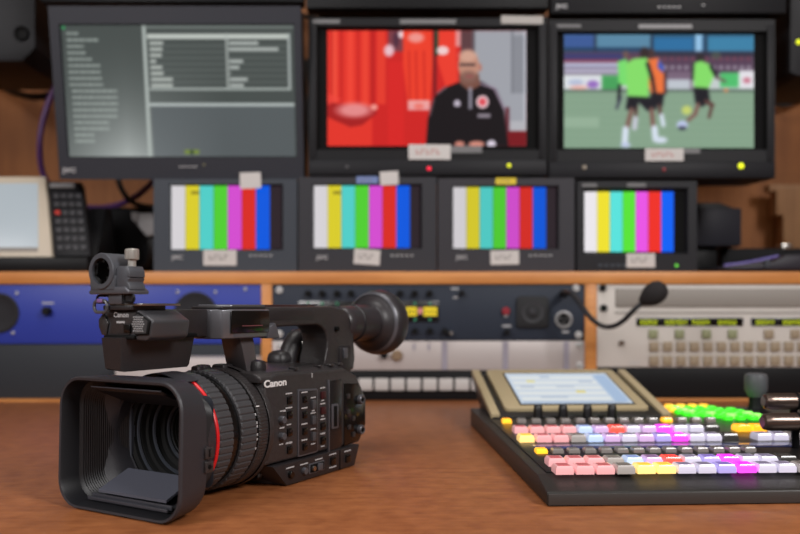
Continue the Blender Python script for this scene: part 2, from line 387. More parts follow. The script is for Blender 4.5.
# ------------------------------------------------------------------ monitors
def srgb_arr(a): a = a/255.; return np.where(a <= .04045, a/12.92, ((a+.055)/1.055)**2.4)
class Pic:
    def __init__(s, x0, y0, x1, y1, bg, k=1.5):
        s.x0, s.y0, s.x1, s.y1 = x0, y0, x1, y1; s.nx = int((x1-x0)*k)+1; s.ny = int((y1-y0)*k)+1
        s.X, s.Y = np.meshgrid(np.linspace(x0, x1, s.nx), np.linspace(y0, y1, s.ny))
        s.a = np.zeros((s.ny, s.nx, 3)); s.a[:] = bg
    def put(s, m, c, al=1.): m = (m*al)[..., None]; s.a = s.a*(1-m)+np.array(c, float)*m
    def sm(s, d): return np.clip(.5-d/1.0, 0, 1)
    def rect(s, x0, y0, x1, y1, c, al=1.): s.put(s.sm(np.maximum(np.maximum(x0-s.X, s.X-x1), np.maximum(y0-s.Y, s.Y-y1))), c, al)
    def ell(s, cx, cy, rx, ry, c, al=1., soft=1.):
        d = (np.sqrt(((s.X-cx)/rx)**2+((s.Y-cy)/ry)**2)-1)*min(rx, ry); s.put(np.clip(.5-d/soft, 0, 1), c, al)
    def poly(s, pts, c, al=1.):
        ins = np.zeros(s.X.shape, bool); n = len(pts); dist = np.full(s.X.shape, 1e9)
        for i in range(n):
            (xa, ya), (xb, yb) = pts[i], pts[(i+1) % n]
            if ya != yb:
                cnd = ((ya > s.Y) != (yb > s.Y)) & (s.X < (xb-xa)*(s.Y-ya)/(yb-ya)+xa); ins ^= cnd
            L = (xb-xa)**2+(yb-ya)**2+1e-9; tt = np.clip(((s.X-xa)*(xb-xa)+(s.Y-ya)*(yb-ya))/L, 0, 1)
            dist = np.minimum(dist, np.hypot(s.X-xa-tt*(xb-xa), s.Y-ya-tt*(yb-ya)))
        s.put(s.sm(np.where(ins, -dist, dist)), c, al)
    def line(s, xa, ya, xb, yb, w, c, al=1.):
        L = (xb-xa)**2+(yb-ya)**2+1e-9; tt = np.clip(((s.X-xa)*(xb-xa)+(s.Y-ya)*(yb-ya))/L, 0, 1)
        s.put(s.sm(np.hypot(s.X-xa-tt*(xb-xa), s.Y-ya-tt*(yb-ya))-w/2), c, al)
    def soften(s, n):
        for _ in range(n):
            a = np.pad(s.a, ((1, 1), (1, 1), (0, 0)), 'edge')
            s.a = (a[:-2, 1:-1]+a[2:, 1:-1]+a[1:-1, :-2]+a[1:-1, 2:]+2*a[1:-1, 1:-1])/6
        return s
    def build(s, name, m, X0, Z0, X1, Z1, y, parent, mx=None):
        # screen in the local frame of the parent, facing -Y
        xs = np.linspace(X0, X1, s.nx); zs = np.linspace(Z1, Z0, s.ny)
        gx, gz = np.meshgrid(xs, zs); co = np.stack([gx.ravel(), np.full(gx.size, y), gz.ravel()], 1)
        idx = np.arange(s.nx*s.ny).reshape(s.ny, s.nx)
        q = np.stack([idx[1:, :-1].ravel(), idx[1:, 1:].ravel(), idx[:-1, 1:].ravel(), idx[:-1, :-1].ravel()], 1)
        me = bpy.data.meshes.new(name); me.from_pydata(co.tolist(), [], q.tolist()); me.update()
        at = me.color_attributes.new('picture', 'FLOAT_COLOR', 'POINT')
        c = np.ones((s.nx*s.ny, 4), np.float32); c[:, :3] = srgb_arr(np.clip(s.a, 0, 255).reshape(-1, 3)); at.data.foreach_set('color', c.ravel())
        me.materials.append(m)
        if mx: me.transform(mx)
        o = bpy.data.objects.new(name, me); COL.objects.link(o); o.parent = parent; return o

# -- what the screens show
def pic_menu():
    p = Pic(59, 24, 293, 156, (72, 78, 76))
    p.a += (np.clip((p.Y-24)/132, 0, 1)**2*np.clip(1-abs(p.X-120)/100, 0, 1)*95)[..., None]  # glow of light painted into the picture, stronger towards the bottom
    p.rect(146, 104, 292, 156, (92, 98, 102), .7)
    w = [12, 32, 17, 18, 24, 32, 32, 33, 34, 46, 46, 46, 45, 45, 36, 36, 20, 20]
    for i, ww in enumerate(w):
        y = 32.2+i*6.35; x = 64 if i < 9 else 66
        k = x
        while k < x+ww:
            g = random.uniform(2, 6); p.rect(k, y-1.3, min(k+g, x+ww), y+1.3, (168, 178, 172), .75); k += g+.7
    p.rect(60, 25, 63, 28, (40, 170, 90), .8)
    p.rect(140.5, 24, 144, 156, (172, 180, 176)); p.rect(140, 24.5, 292, 27, (140, 148, 144), .6)
    p.rect(145, 32.5, 288, 37.5, (190, 196, 190)); p.rect(224, 32, 226, 88, (170, 176, 172)); p.rect(286.5, 32, 289, 88, (165, 172, 170))
    p.rect(145, 86, 289, 88.5, (160, 168, 164)); p.rect(144, 101.5, 292, 104.5, (178, 186, 184))
    for i in range(8):
        y = 41.5+i*6; p.rect(146, y+2.4, 286, y+3.2, (130, 138, 134), .6)
        a = [14, 13, 12, 6, 12, 13, 22, 22][i]; b = [30, 50, 0, 14, 10, 1, 18, 14][i]
        p.rect(147, y-1.6, 147+a, y+1.8, (190, 196, 190), .85)
        if b: p.rect(227, y-1.6, 227+b, y+1.8, (186, 192, 188), .85)
    p.rect(178, 149, 193, 153.5, (120, 140, 60), .9); p.rect(184, 149.5, 187, 153.5, (40, 60, 40))
    return p
def pic_interview():
    p = Pic(327, 29, 527, 145, (205, 34, 32), 1.8)
    p.rect(327, 29, 372, 145, (226, 52, 40))
    for x, w, c in ((334, 5, (244, 84, 62)), (341, 3, (190, 30, 28)), (350, 6, (244, 72, 54)), (358, 3, (196, 32, 30)), (365, 5, (238, 70, 50)), (372, 4, (180, 26, 26)), (381, 9, (236, 66, 46)), (331, 3, (200, 40, 34))):
        p.rect(x-w/2, 29, x+w/2, 103, c, .75)
    p.poly([(327, 100), (345, 104), (375, 106), (377, 112), (362, 124), (350, 126), (327, 116)], (150, 22, 26), .8)
    p.ell(354, 109, 17, 7, (235, 150, 150), .9, 5); p.ell(374, 106, 3.5, 3, (240, 150, 140))
    p.poly([(327, 92), (342, 98), (327, 104)], (240, 70, 60), .7)
    p.rect(388, 60, 404, 145, (214, 36, 34)); p.rect(388, 29, 404, 50, (120, 60, 70))
    p.ell(389, 49, 5, 6, (232, 190, 200), 1, 3); p.ell(402, 33, 4, 3.5, (240, 215, 220)); p.ell(396, 38, 3, 8, (70, 40, 60), .8)
    p.poly([(403, 29), (432, 29), (433, 62), (430, 104), (408, 104), (403, 62)], (236, 62, 40))
    for x in (409, 416, 424): p.line(x, 50, x+1, 100, 2.2, (196, 36, 28), .7)
    p.ell(416, 36, 8, 5, (240, 170, 165), .8, 3); p.rect(408, 99, 430, 109, (238, 180, 180), .85); p.ell(419, 105, 5, 3, (235, 120, 110))
    p.rect(433, 29, 437, 145, (120, 22, 28), .9)
    p.poly([(437, 29), (456, 29), (458, 80), (446, 86), (438, 60)], (234, 60, 44)); p.rect(434.5, 29, 438.5, 54, (20, 70, 50), .9)
    p.ell(443, 49, 6, 4.5, (240, 205, 205)); p.rect(456, 29, 463, 45, (235, 190, 190), .7)
    p.rect(461, 29, 475, 60, (92, 60, 64)); p.rect(473, 29, 527, 145, (158, 160, 168)); p.rect(473.5, 29, 475, 80, (60, 50, 56))
    p.rect(512, 34, 527, 92, (136, 138, 146)); p.rect(512, 29, 514, 92, (120, 122, 130)); p.rect(524.5, 29, 527, 130, (200, 205, 215), .7)
    p.rect(500, 120, 527, 130, (178, 178, 184)); p.rect(505, 130, 527, 145, (120, 20, 28)); p.rect(506, 106, 510, 132, (100, 40, 50))
    p.poly([(426, 145), (428, 118), (433, 98), (443, 87), (462, 80), (482, 80), (497, 88), (504, 104), (509, 145)], (22, 16, 20))
    p.line(481, 82, 495, 87, 2, (150, 130, 150)); p.line(495, 87, 505, 108, 2, (150, 130, 150)); p.line(446, 86, 438, 92, 1.8, (120, 100, 110)); p.line(434, 98, 430, 114, 1.5, (110, 90, 100))
    p.poly([(460, 72), (479, 72), (481, 84), (470, 90), (460, 82)], (120, 78, 66))
    p.ell(469, 64, 10.5, 14.8, (190, 138, 118)); p.ell(468, 54, 9, 6, (212, 166, 146), .8, 3)
    p.ell(469, 76, 9, 6.5, (128, 92, 82), .9, 4); p.rect(460, 62, 476, 64.5, (54, 40, 44), .85); p.ell(470, 75, 4, 1.4, (150, 80, 80)); p.ell(480.5, 66, 1.8, 4, (180, 120, 104))
    p.rect(469, 86, 472.5, 108, (150, 146, 160), .9)
    p.ell(483, 100.6, 6.3, 6.6, (232, 200, 205)); p.ell(483, 100.6, 3.8, 4, (220, 80, 90)); p.ell(457.5, 102, 3.4, 3.4, (190, 180, 195)); p.poly([(454.5, 105), (457.5, 98), (461, 105)], (190, 180, 195))
    p.rect(478, 112.5, 491, 116.5, (170, 160, 172), .8)
    p.ell(460, 143, 5, 3, (200, 130, 115)); p.ell(477, 143, 8, 3, (208, 138, 122)); p.ell(492, 143, 4.5, 4, (215, 205, 220))
    return p
def pic_football():
    p = Pic(565, 33, 756, 147, (132, 160, 136), 1.8)
    for i in range(9): p.rect(565, 90+i*7, 756, 93+i*7, (142, 168, 145), .3)
    p.rect(565, 116, 600, 126, (158, 184, 160), .6)
    p.rect(565, 33, 756, 54, (40, 84, 120)); p.rect(565, 33, 595, 46, (60, 90, 150)); p.rect(596, 33, 652, 46, (94, 140, 168), .9)
    p.rect(655, 36, 695, 49, (44, 110, 160)); p.rect(697, 33, 704, 58, (150, 195, 230)); p.rect(709, 35, 756, 50, (60, 128, 166))
    for x in (595.5, 652.5, 707): p.rect(x, 33, x+2, 58, (40, 44, 60))
    p.rect(565, 46, 650, 49, (30, 50, 80), .7); p.rect(565, 50, 756, 74, (84, 62, 84))
    p.rect(565, 52, 625, 58, (60, 60, 110)); p.rect(565, 58, 620, 61, (150, 60, 80), .8); p.rect(565, 61, 622, 66, (178, 180, 205)); p.rect(565, 67, 620, 72, (200, 200, 222), .8)
    for i in range(18): p.rect(630+i*7, 55, 633+i*7, 59, (150, 70, 84), .6); p.rect(630+i*7, 64, 634+i*7, 68, (200, 196, 206), .6)
    p.rect(650, 50, 756, 55, (40, 44, 60), .8)
    p.rect(565, 73, 756, 88, (196, 204, 204)); p.rect(565, 88, 756, 90.5, (84, 100, 90)); p.rect(565, 74, 603, 88, (220, 224, 228)); p.ell(594, 83, 6, 4, (150, 110, 190)); p.ell(577, 81, 8, 3, (180, 190, 215)); p.ell(580, 86, 9, 2, (240, 180, 170))
    p.rect(603, 74, 622, 88, (70, 160, 90)); p.rect(668, 70, 694, 88, (120, 100, 120)); p.rect(668, 78, 692, 88, (190, 196, 205)); p.rect(722, 71, 741, 86, (80, 190, 110)); p.rect(741, 69, 756, 87, (228, 226, 232)); p.ell(749, 79, 4, 3, (200, 120, 140))
    dk_ = (28, 26, 34); skin = (128, 92, 84); sk2 = (92, 60, 56); wt = (215, 225, 240)
    # far left player in green
    p.ell(627, 53, 3, 4, (110, 84, 80)); p.poly([(619, 60), (628, 57), (632, 84), (620, 84)], (120, 220, 110)); p.line(621, 84, 620, 100, 3, dk_); p.line(622, 96, 618, 107, 2.5, (60, 60, 80))
    # orange bib
    p.ell(653, 52, 3.5, 5, (70, 50, 50)); p.poly([(649, 58), (660, 56), (666, 66), (668, 92), (654, 97), (649, 80)], (238, 116, 60)); p.poly([(660, 57), (666, 66), (665, 72), (659, 66)], (60, 90, 190))
    p.line(667, 70, 667, 92, 2.6, (60, 40, 50)); p.poly([(652, 92), (666, 92), (664, 106), (652, 104)], dk_); p.line(661, 104, 662, 114, 3.5, sk2); p.line(663, 114, 665, 124, 4, wt); p.line(638, 104, 637, 118, 3, sk2); p.line(637, 117, 636, 127, 4.5, (200, 200, 215))
    # main green bib
    p.ell(646, 52, 4.6, 6.5, (52, 38, 40)); p.poly([(627, 62), (635, 57), (648, 56), (651, 62), (650, 97), (629, 96)], (132, 220, 104)); p.line(649, 62, 654, 78, 3.5, dk_); p.line(654, 78, 657, 96, 3, dk_)
    p.poly([(629, 95), (651, 96), (659, 108), (649, 110), (640, 101), (636, 110), (627, 108)], dk_)
    p.line(633, 108, 628, 128, 4.4, skin); p.line(653, 108, 655, 128, 4.4, skin); p.line(627, 128, 626, 143, 6, wt); p.line(656, 127, 657, 138, 6, wt); p.ell(662, 139, 7, 3.2, (210, 220, 235)); p.ell(627, 144, 5, 2.5, (190, 200, 230))
    # runner at right
    p.ell(702, 57, 4.4, 5.5, (48, 40, 44)); p.poly([(694, 62), (703, 59), (714, 64), (716, 74), (710, 88), (696, 86)], (132, 220, 104)); p.line(713, 65, 719, 76, 3.4, dk_); p.line(719, 76, 727, 80, 2.4, (110, 80, 80)); p.line(695, 62, 694, 78, 2.2, (40, 36, 44))
    p.poly([(695, 86), (710, 87), (712, 100), (704, 106), (697, 102)], dk_); p.line(700, 103, 697, 113, 4, skin); p.line(697, 113, 690, 119, 3.5, skin); p.line(708, 100, 714, 104, 4.5, sk2); p.line(714, 104, 711, 116, 3, sk2); p.ell(684, 124, 5.5, 4.5, (190, 200, 235)); p.ell(684, 127, 4, 1.8, (40, 40, 60))
    p.ell(688.5, 109, 5, 4.5, (196, 208, 110)); p.ell(718, 54, 5, 4, (80, 90, 80), .7); p.ell(728, 89, 2, 1.5, (230, 120, 60))
    return p
BARS = [(222, 218, 222), (226, 212, 44), (84, 214, 208), (84, 214, 52), (220, 80, 216), (226, 46, 36), (8, 92, 232)]
def pic_bars(x0, y0, x1, y1, xb, mark=False, dim=1., off=(44, 34, 40)):
    p = Pic(x0, y0, x1, y1, off, 1.2)
    w = (xb-x0)/7
    for i, c in enumerate(BARS): p.rect(x0-1 if i == 0 else x0+i*w, y0-2, x0+(i+1)*w, y1+2, tuple(v*dim for v in c))
    if mark: p.rect(x0+w*1.4, y0+5.5, x0+w*2, y0+8.5, (120, 110, 30), .8)
    return p

scr_m = picture_mat('screen_picture', 1.0)
def strip(parent, name, px0, py0, px1, py1, Y, m, th=.0008, rot=0, ink_m=None, marks=0):
    """a stuck-on strip given in the plane y=Y, in world terms"""
    X0, X1, Z0, Z1 = wx(px0, Y), wx(px1, Y), wz(py1, Y), wz(py0, Y); cx, cz = (X0+X1)/2, (Z0+Z1)/2
    M = T(cx, Y, cz) @ Matrix.Rotation(math.radians(rot), 4, 'Y')
    b = MB(); b.box(-(X1-X0)/2, -th, -(Z1-Z0)/2, (X1-X0)/2, 0, (Z1-Z0)/2, mx=M)
    if marks:
        x = -(X1-X0)*.32
        for k in range(marks):
            w = (X1-X0)*.6/marks
            b.box(x, -th-.0002, -(Z1-Z0)*.16, x+w*.2, -th, (Z1-Z0)*.2, m=1, mx=M)
            b.box(x, -th-.0002, (Z1-Z0)*(.12 if k % 2 else -.14), x+w*.7, -th, (Z1-Z0)*(.2 if k % 2 else -.05), m=1, mx=M)
            x += w
    return b.build(name, [m, ink_m or ink], parent, True)

def monitor(name, label, out, scr, Y, depth, body, bez, pic, hole=None, s=.003, cat='monitor', group=None, ctrl=None, foot=True):
    """out, scr, hole = measured outer case, picture and bezel opening rectangles"""
    X0, X1, Z1, Z0 = wx(out[0], Y), wx(out[2], Y), wz(out[1], Y), wz(out[3], Y)
    hole = hole or scr
    t = thing(name, label, cat, ((X0+X1)/2, Y, Z0), group=group)
    hx0, hx1, hz1, hz0 = wx(hole[0], Y), wx(hole[2], Y), wz(hole[1], Y), wz(hole[3], Y)
    b = MB(); e = .012
    for (a0, c0, a1, c1) in ((X0, Z0, X1, hz0), (X0, hz1, X1, Z1), (X0, hz0, hx0, hz1), (hx1, hz0, X1, hz1)):
        b.box(a0, Y, c0, a1, Y+e, c1)
    # sloping reveal round the opening
    b.loft([[(hx0, Y, hz0), (hx1, Y, hz0), (hx1, Y, hz1), (hx0, Y, hz1)], [(hx0+s, Y+.008, hz0+s), (hx1-s, Y+.008, hz0+s), (hx1-s, Y+.008, hz1-s), (hx0+s, Y+.008, hz1-s)]], 1)
    b.box(X0+.0005, Y+e, Z0, X1-.0005, Y+e+.02, Z1)
    b.build('bezel', [body, bez], t, True)
    sl = .012
    b = MB(); b.loft([[(X0+.001, Y+e+.02, Z0+.0006), (X1-.001, Y+e+.02, Z0+.0006), (X1-.001, Y+e+.02, Z1-.001), (X0+.001, Y+e+.02, Z1-.001)],
                      [(X0+sl, Y+depth, Z0+.0006), (X1-sl, Y+depth, Z0+.0006), (X1-sl, Y+depth, Z1-sl*.6), (X0+sl, Y+depth, Z1-sl*.6)]], 0, True, True)
    b.build('rear_case', blk, t, True)
    MB().box(hx0-.001, Y+.0081, hz0-.001, hx1+.001, Y+.0115, hz1+.001).build('screen_surround', gloss if bez is None else mat('screen_black', (5, 5, 6), .8), t, True)
    sx0, sx1, sz1, sz0 = [v for v in (wx(scr[0], Y), wx(scr[2], Y), wz(scr[1], Y), wz(scr[3], Y))]
    L = t.location
    pic.build('screen', scr_m, sx0-L.x, sz0-L.z, sx1-L.x, sz1-L.z, .0076, t)
    return t, (X0, Z0, X1, Z1)
def logo(t, px, py, Y, size=.0085, m=None, word='JVC'):
    text_mesh('maker_lettering', word, size, T(*(Vector((wx(px, Y), Y-.0004, wz(py, Y)))-Vector(t.location))) @ FRONT, m or grey_print, t, bold=.0002, sx=1.3)
def led(t, px, py, Y, rgb, r=.0032, e=1.0):
    MB().lathe([(0, -.0025), (r*.7, -.002), (r, -.0008), (r, 0)], (wx(px, Y), Y, wz(py, Y)), (0, 1, 0), 16).build('indicator_lamp', mat('lamp_%d_%d_%d' % rgb, rgb, .4, emit=e), t, True)

YM = 1.262
def zb(py, Y): return py
BOT = 308-(.1997-H)*F/YM          # photo row of the shelf top at this distance
def dashes(t, px, py, Y, n, m=None, step=5):
    b = MB()
    for k in range(n): b.box(wx(px+k*step, Y), Y-.0004, wz(py+.7, Y), wx(px+k*step+2.4, Y), Y+.0004, wz(py-.7, Y))
    b.build('printed_marks', m or grey_print, t, True)
small = [
 ('small preview monitor, colour bars, leftmost of the lower row', (153.5, 179, 297, BOT), (170, 185, 281, 249), 269, True, mon_g),
 ('small monitor with colour bars and blue tape on its top edge', (298.5, 177, 436.5, BOT), (313.5, 185, 420, 247.5), 410, True, mat('monitor_grey_warm', (56, 56, 61), .5)),
 ('small monitor with colour bars and a yellow label on top', (438, 178, 574.5, BOT), (453.5, 186.5, 557, 248), 547, False, mat('monitor_grey_warm2', (58, 57, 62), .5)),
]
sm = []
for (lab, out, scr, xb, mk, body) in small:
    t, _ = monitor('preview_monitor', lab, out, scr, YM, .2, body, body, pic_bars(*scr, xb, mk, .96 if mk else .93), hole=(scr[0]-1.2, scr[1]-1.2, scr[2]+2, scr[3]+1.2), s=.0008, group='small monitors on the oak shelf')
    sm.append(t)
    logo(t, out[0]+24, 257.5, YM); dashes(t, (scr[0]+scr[2])/2+24, 255.5, YM, 5)
strip(sm[0], 'label_tape', 203.5, 250, 236.5, 265.5, YM, tape, rot=0, marks=4)
strip(sm[0], 'paper_sticker', 240, 172.5, 261, 188.5, YM-.0022, tape, rot=-2)
strip(sm[1], 'label_tape', 354, 249.5, 380, 264.5, YM, tape, rot=4, marks=4)
strip(sm[1], 'blue_tape', 356.5, 176.5, 378, 183.5, YM, tape_b, ink_m=ink, marks=3)
strip(sm[1], 'paper_sticker', 380, 171.5, 398.5, 185, YM-.0022, tape, rot=-3)
strip(sm[2], 'label_tape', 490.5, 250.5, 519, 264.5, YM, tape, rot=-1, marks=4)
strip(sm[2], 'yellow_tape', 495.5, 178, 516, 184.5, YM, tape_y, marks=3)
# fourth small monitor: different, dark model
YD = 1.268
BD = 308-(.1997-H)*F/YD
t, _ = monitor('preview_monitor', 'black small monitor with colour bars, rightmost of the lower row', (577, 181, 697, BD), (585.5, 191, 675.5, 251.5), YD, .16, mat('monitor_black', (36, 36, 40), .45), mon_d,
               pic_bars(585.5, 191, 675.5, 251.5, 675.5, False, 1.06), hole=(582.5, 187.5, 688, 254), group='small monitors on the oak shelf')
strip(t, 'label_tape', 626.5, 253.5, 655, 267.5, YD-.001, tape, marks=4)
strip(t, 'grey_tape', 582, 183.5, 597, 187, YD, tape_g); strip(t, 'grey_tape', 627, 183, 646, 187, YD, tape_g)
for k in range(5): MB().box(wx(598+k*6, YD), YD-.002, wz(267.5, YD), wx(602+k*6, YD), YD, wz(264, YD), .0004).build('front_button', mon_g, t, True)
led(t, 676.5, 265.5, YD, (90, 190, 60), .0024)

# big monitors standing on the small ones
YL = 1.262
def big(label, out, scr, hole, pic):
    t, _ = monitor('programme_monitor', label, out, scr, YL, .09, mon_d, mat('bezel_black', (12, 12, 13), .7), pic, hole=hole, group='large monitors in the upper row')
    X0, X1 = wx(out[0], YL), wx(out[2], YL)
    MB().box(X0, YL-.001, wz(out[3]-.3, YL), X1, YL+.001, wz(out[3]-16, YL), .0015).build('control_strip', mat('control_strip_grey', (30, 30, 34), .5), t, True)
    for px in (out[0]+5, out[2]-5):
        MB().box(wx(px-3, YL), YL-.002, wz(out[3]-17, YL), wx(px+3, YL), YL, wz(out[1]+6, YL), .0008).build('bezel_edge', mat('edge_grey', (32, 32, 35), .5), t, True)
    return t
zt = .1997
m2 = big('large monitor showing a bald man in black sportswear before red shirts', (308.5, 18, 547, 175.5), (327, 29, 527, 145), (316, 26, 539, 150), pic_interview().soften(4))
strip(m2, 'label_tape', 408.5, 144.5, 450.5, 159.5, YL-.0015, tape, ink_m=ink_r, marks=5, rot=0)
strip(m2, 'paper_strip', 450, 146, 482, 153, YL-.001, tape_g)
strip(m2, 'grey_tape', 312.5, 19.5, 340, 23.5, YL, tape_g); strip(m2, 'grey_tape', 400, 19.5, 456, 24, YL, tape_g); strip(m2, 'paper_strip', 501, 16, 543, 24, YL-.001, mat('shaded_paper', (168, 164, 160), .7), rot=1)
led(m2, 429, 168.5, YL-.001, (230, 30, 60)); led(m2, 509, 165.5, YL-.001, (205, 210, 30)); led(m2, 347, 167, YL-.001, (90, 90, 94), .0026, .05)
m3 = big('large monitor showing footballers in green bibs on a pitch', (549, 19.5, 775, 178), (565, 33, 756, 147), (557, 31, 768, 150), pic_football().soften(12))
strip(m3, 'label_tape', 645, 148.5, 683.5, 161, YL-.0015, tape, ink_m=ink_r, marks=5)
strip(m3, 'paper_strip', 683.5, 148.5, 700, 153.5, YL-.001, tape_g)
strip(m3, 'grey_tape', 638.5, 24.5, 692, 28.5, YL, mat('pale_grey_tape', (140, 140, 142), .6)); strip(m3, 'grey_tape', 556, 24.5, 581, 27.5, YL, tape_g)
led(m3, 741, 166, YL-.001, (215, 225, 20), .0046); led(m3, 664, 169.5, YL-.001, (120, 30, 40), .003, .3); led(m3, 584.5, 167.5, YL-.001, (150, 140, 125), .0034, .05)

# tilted large monitor on the left, leaning forward
W = .365; Yb = 1.262*1.0; Yt = Yb*228/234
zs0 = wz(156.5, Yb); zs1 = wz(24.5, Yt); tilt = math.atan2(Yb-Yt, zs1-zs0)
hh = math.hypot(Yb-Yt, zs1-zs0)
Wd = 228*Yb/F; cxm = (wx(68, Yb)+wx(296, Yb))/2
t = thing('menu_monitor', 'large grey monitor tilted forward, showing a menu list and table', 'monitor', (cxm, Yb, zs0))
M = Matrix.Rotation(tilt, 4, 'X')
k = Wd/228; a = Wd/2
# local: x right, z up along the panel, y back ; picture spans -a..a , 0..hh
zb0, zb1, xl, xr = -.0355, hh+.027, -a-.0155, a+.0115
b = MB(M)
for (p0, q0, p1, q1) in ((xl, zb0, xr, -.001), (xl, hh+.001, xr, zb1), (xl, -.001, -a-.001, hh+.001), (a+.001, -.001, xr, hh+.001)):
    b.box(p0, 0, q0, p1, .014, q1)
b.build('bezel', mon_l, t)
MB(M).box(xl+.001, .014, zb0+.001, xr-.001, .05, zb1-.001, .003).build('rear_case', blk, t)
MB(M).box(-a-.002, .006, -.002, a+.002, .0135, hh+.002).build('screen_surround', mat('screen_black', (5, 5, 6), .8), t)
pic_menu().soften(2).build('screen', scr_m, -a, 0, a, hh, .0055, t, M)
text_mesh('maker_lettering', 'JVC', .0095, M @ T(-a+.001, -.0004, -.0215) @ FRONT, grey_print, t, bold=.0003, sx=1.4)
b = MB(M)
for kx in range(7): b.box(-.005+kx*.0042, -.0004, -.0165, -.0025+kx*.0042, .0002, -.0145)
b.build('printed_marks', grey_print, t)
b = MB(M); b.lathe([(0, -.001), (.002, -.001), (.002, .0002)], (.034, 0, -.0125), (0, 1, 0), 12); b.build('power_button', mat('dim_olive', (110, 105, 80), .5), t)
MB().box(-.05, .02, .05, .05, YB-Yb-.001, .09, .003).build('wall_arm', blk, t)

# monitors above, only their undersides in view
YA = 1.262
for (nm, lab, x0, x1, yb, side) in (('upper_monitor', 'underside of a black monitor above the interview screen', 306, 549, 8.5, 0),
                              ('upper_monitor', 'underside of a dark monitor above the football screen', 551, 787, 13.5, 1),
                              ('upper_monitor', 'lower edge of black monitor above the menu screen', 40, 303, -4, 0)):
    X0, X1, Z0 = wx(x0, YA), wx(x1, YA), wz(yb, YA)
    if x0 == 40: Z0 = wz(3, YA)+.001
    t = thing(nm, lab, 'monitor', ((X0+X1)/2, YA, Z0), group='monitors cut off by the top edge')
    MB().box(X0, YA, Z0, X1, YA+.03, Z0+.23, .003).build('bezel', mon_d if side else blk, t, True)
    MB().box(X0+.015, YA+.03, Z0+.004, X1-.015, YA+.1, Z0+.2, .004).build('rear_case', blk, t, True)
    MB().box(X0+.02, YA-.0005, Z0+.045, X1-.02, YA+.002, Z0+.215).build('screen', mat('screen_off', (8, 8, 10), .3), t, True)
    MB().box((X0+X1)/2-.04, YA+.1, Z0+.08, (X0+X1)/2+.04, YB-.001, Z0+.12, .002).build('wall_arm', blk, t, True)
    if side:
        logo(t, 562, 6.5, YA); dashes(t, 658, 7, YA, 5); dashes(t, 702, 5, YA, 1)
# cables drooping in the slot above the large monitors
def cable(name, label, pts, r, m, group=None):
    o = MB().tube(pts, r).build(name, m); return tag(o, label, 'cable', group)
def PP(px, py, Y): return (wx(px, Y), Y, wz(py, Y))
cable('black_cable', 'black cable looping between the upper and lower monitor rows', [PP(300, 16, 1.785), PP(330, 19, 1.76), PP(362, 23, 1.76), PP(400, 18, 1.78), PP(440, 22, 1.78), PP(500, 16, 1.78), PP(560, 20, 1.785)], .006, cable_k)

# ------------------------------------------------------------------ things at the left
def speaker_box(name, label, x0, y0, x1, y1, Y, dep, cham):
    X0, X1, Z1, Z0 = wx(x0, Y), wx(x1, Y), wz(y0, Y), wz(y1, Y)
    t = thing(name, label, 'speaker', ((X0+X1)/2, Y+dep/2, Z0))
    c = cham
    MB().prism([(X0, Z0+c*.6), (X0+c*1.5, Z0), (X1-c, Z0), (X1, Z0+c), (X1, Z1-c), (X1-c, Z1), (X0+c, Z1), (X0, Z1-c)], 'y', Y, Y+dep, .002).build('cabinet', mat('speaker_cabinet', (40, 40, 43), .5), t, True)
    MB().box((X0+X1)/2-.02, Y+dep, (Z0+Z1)/2-.02, (X0+X1)/2+.02, YB-.0001, (Z0+Z1)/2+.02).build('wall_bracket', blk, t, True)
    return t
t = speaker_box('loudspeaker', 'black loudspeaker with rounded corner in the top left corner', -80, -90, 35, 61, 1.35, .18, .022)
MB().lathe([(.055, -.001), (.052, -.004), (.046, -.002), (.012, .01), (.01, -.001), (0, -.002)], (wx(-25, 1.35), 1.35, wz(-30, 1.35)), (0, 1, 0), 40).build('woofer', blk2, t, True)
MB().lathe([(.013, -.001), (.012, -.004), (.009, -.001), (0, -.003)], (wx(22, 1.35), 1.35, wz(34, 1.35)), (0, 1, 0), 24).build('tweeter', blk2, t, True)
t = speaker_box('loudspeaker', 'black speaker with a yellow lamp at the upper right edge', 790, -100, 900, 76, 1.30, .18, .01)
led(t, 798.5, 42, 1.30, (205, 215, 20), .0042)

cable('black_cable', 'thick black cable hanging below the left loudspeaker', [PP(-40, 64, 1.785), PP(-8, 80, 1.70), PP(14, 92, 1.64), PP(36, 97, 1.6), PP(62, 93, 1.6)], .0075, cable_k)
cable('brown_cable', 'thin dark cable above the thick black one at left', [PP(-40, 58, 1.79), PP(4, 68, 1.72), PP(24, 76, 1.66), PP(48, 82, 1.6), PP(70, 80, 1.6)], .003, cable_k)
cable('purple_cable', 'purple cable looping down behind the left large monitor', [PP(64, 70, 1.45), PP(48, 104, 1.45), PP(40, 140, 1.45), PP(44, 176, 1.47), PP(66, 202, 1.48), PP(98, 208, 1.48), PP(126, 202, 1.46), PP(150, 185, 1.44), PP(165, 165, 1.44)], .0055, cable_p)
cable('black_cable', 'black cable curving in front of the grey plug under the menu screen', [PP(116, 172, 1.44), PP(122, 190, 1.43), PP(132, 202, 1.42), PP(148, 207, 1.42), PP(168, 208, 1.43)], .005, cable_k)
cable('black_cable', 'black cable on the wall between the menu and interview monitors', [PP(306, 60, 1.785), PP(304, 90, 1.785), PP(306, 110, 1.785), PP(303, 160, 1.785)], .008, cable_k)
cable('black_cable', 'black cable looping on the wood wall at far right', [PP(762, 90, 1.79), PP(776, 104, 1.78), PP(790, 104, 1.77), PP(806, 97, 1.77), PP(830, 90, 1.79)], .0055, cable_k)
cs_ = thing('equipment_case', 'black equipment case on the shelf beside the left small monitor', 'case', (wx(115, 1.5), 1.52, .1997))
MB().box(wx(70, 1.45), 1.45, .2, wx(176, 1.45), 1.62, wz(207, 1.45), .008, 3).build('body', mat('case_black', (20, 21, 25), .6), cs_, True)
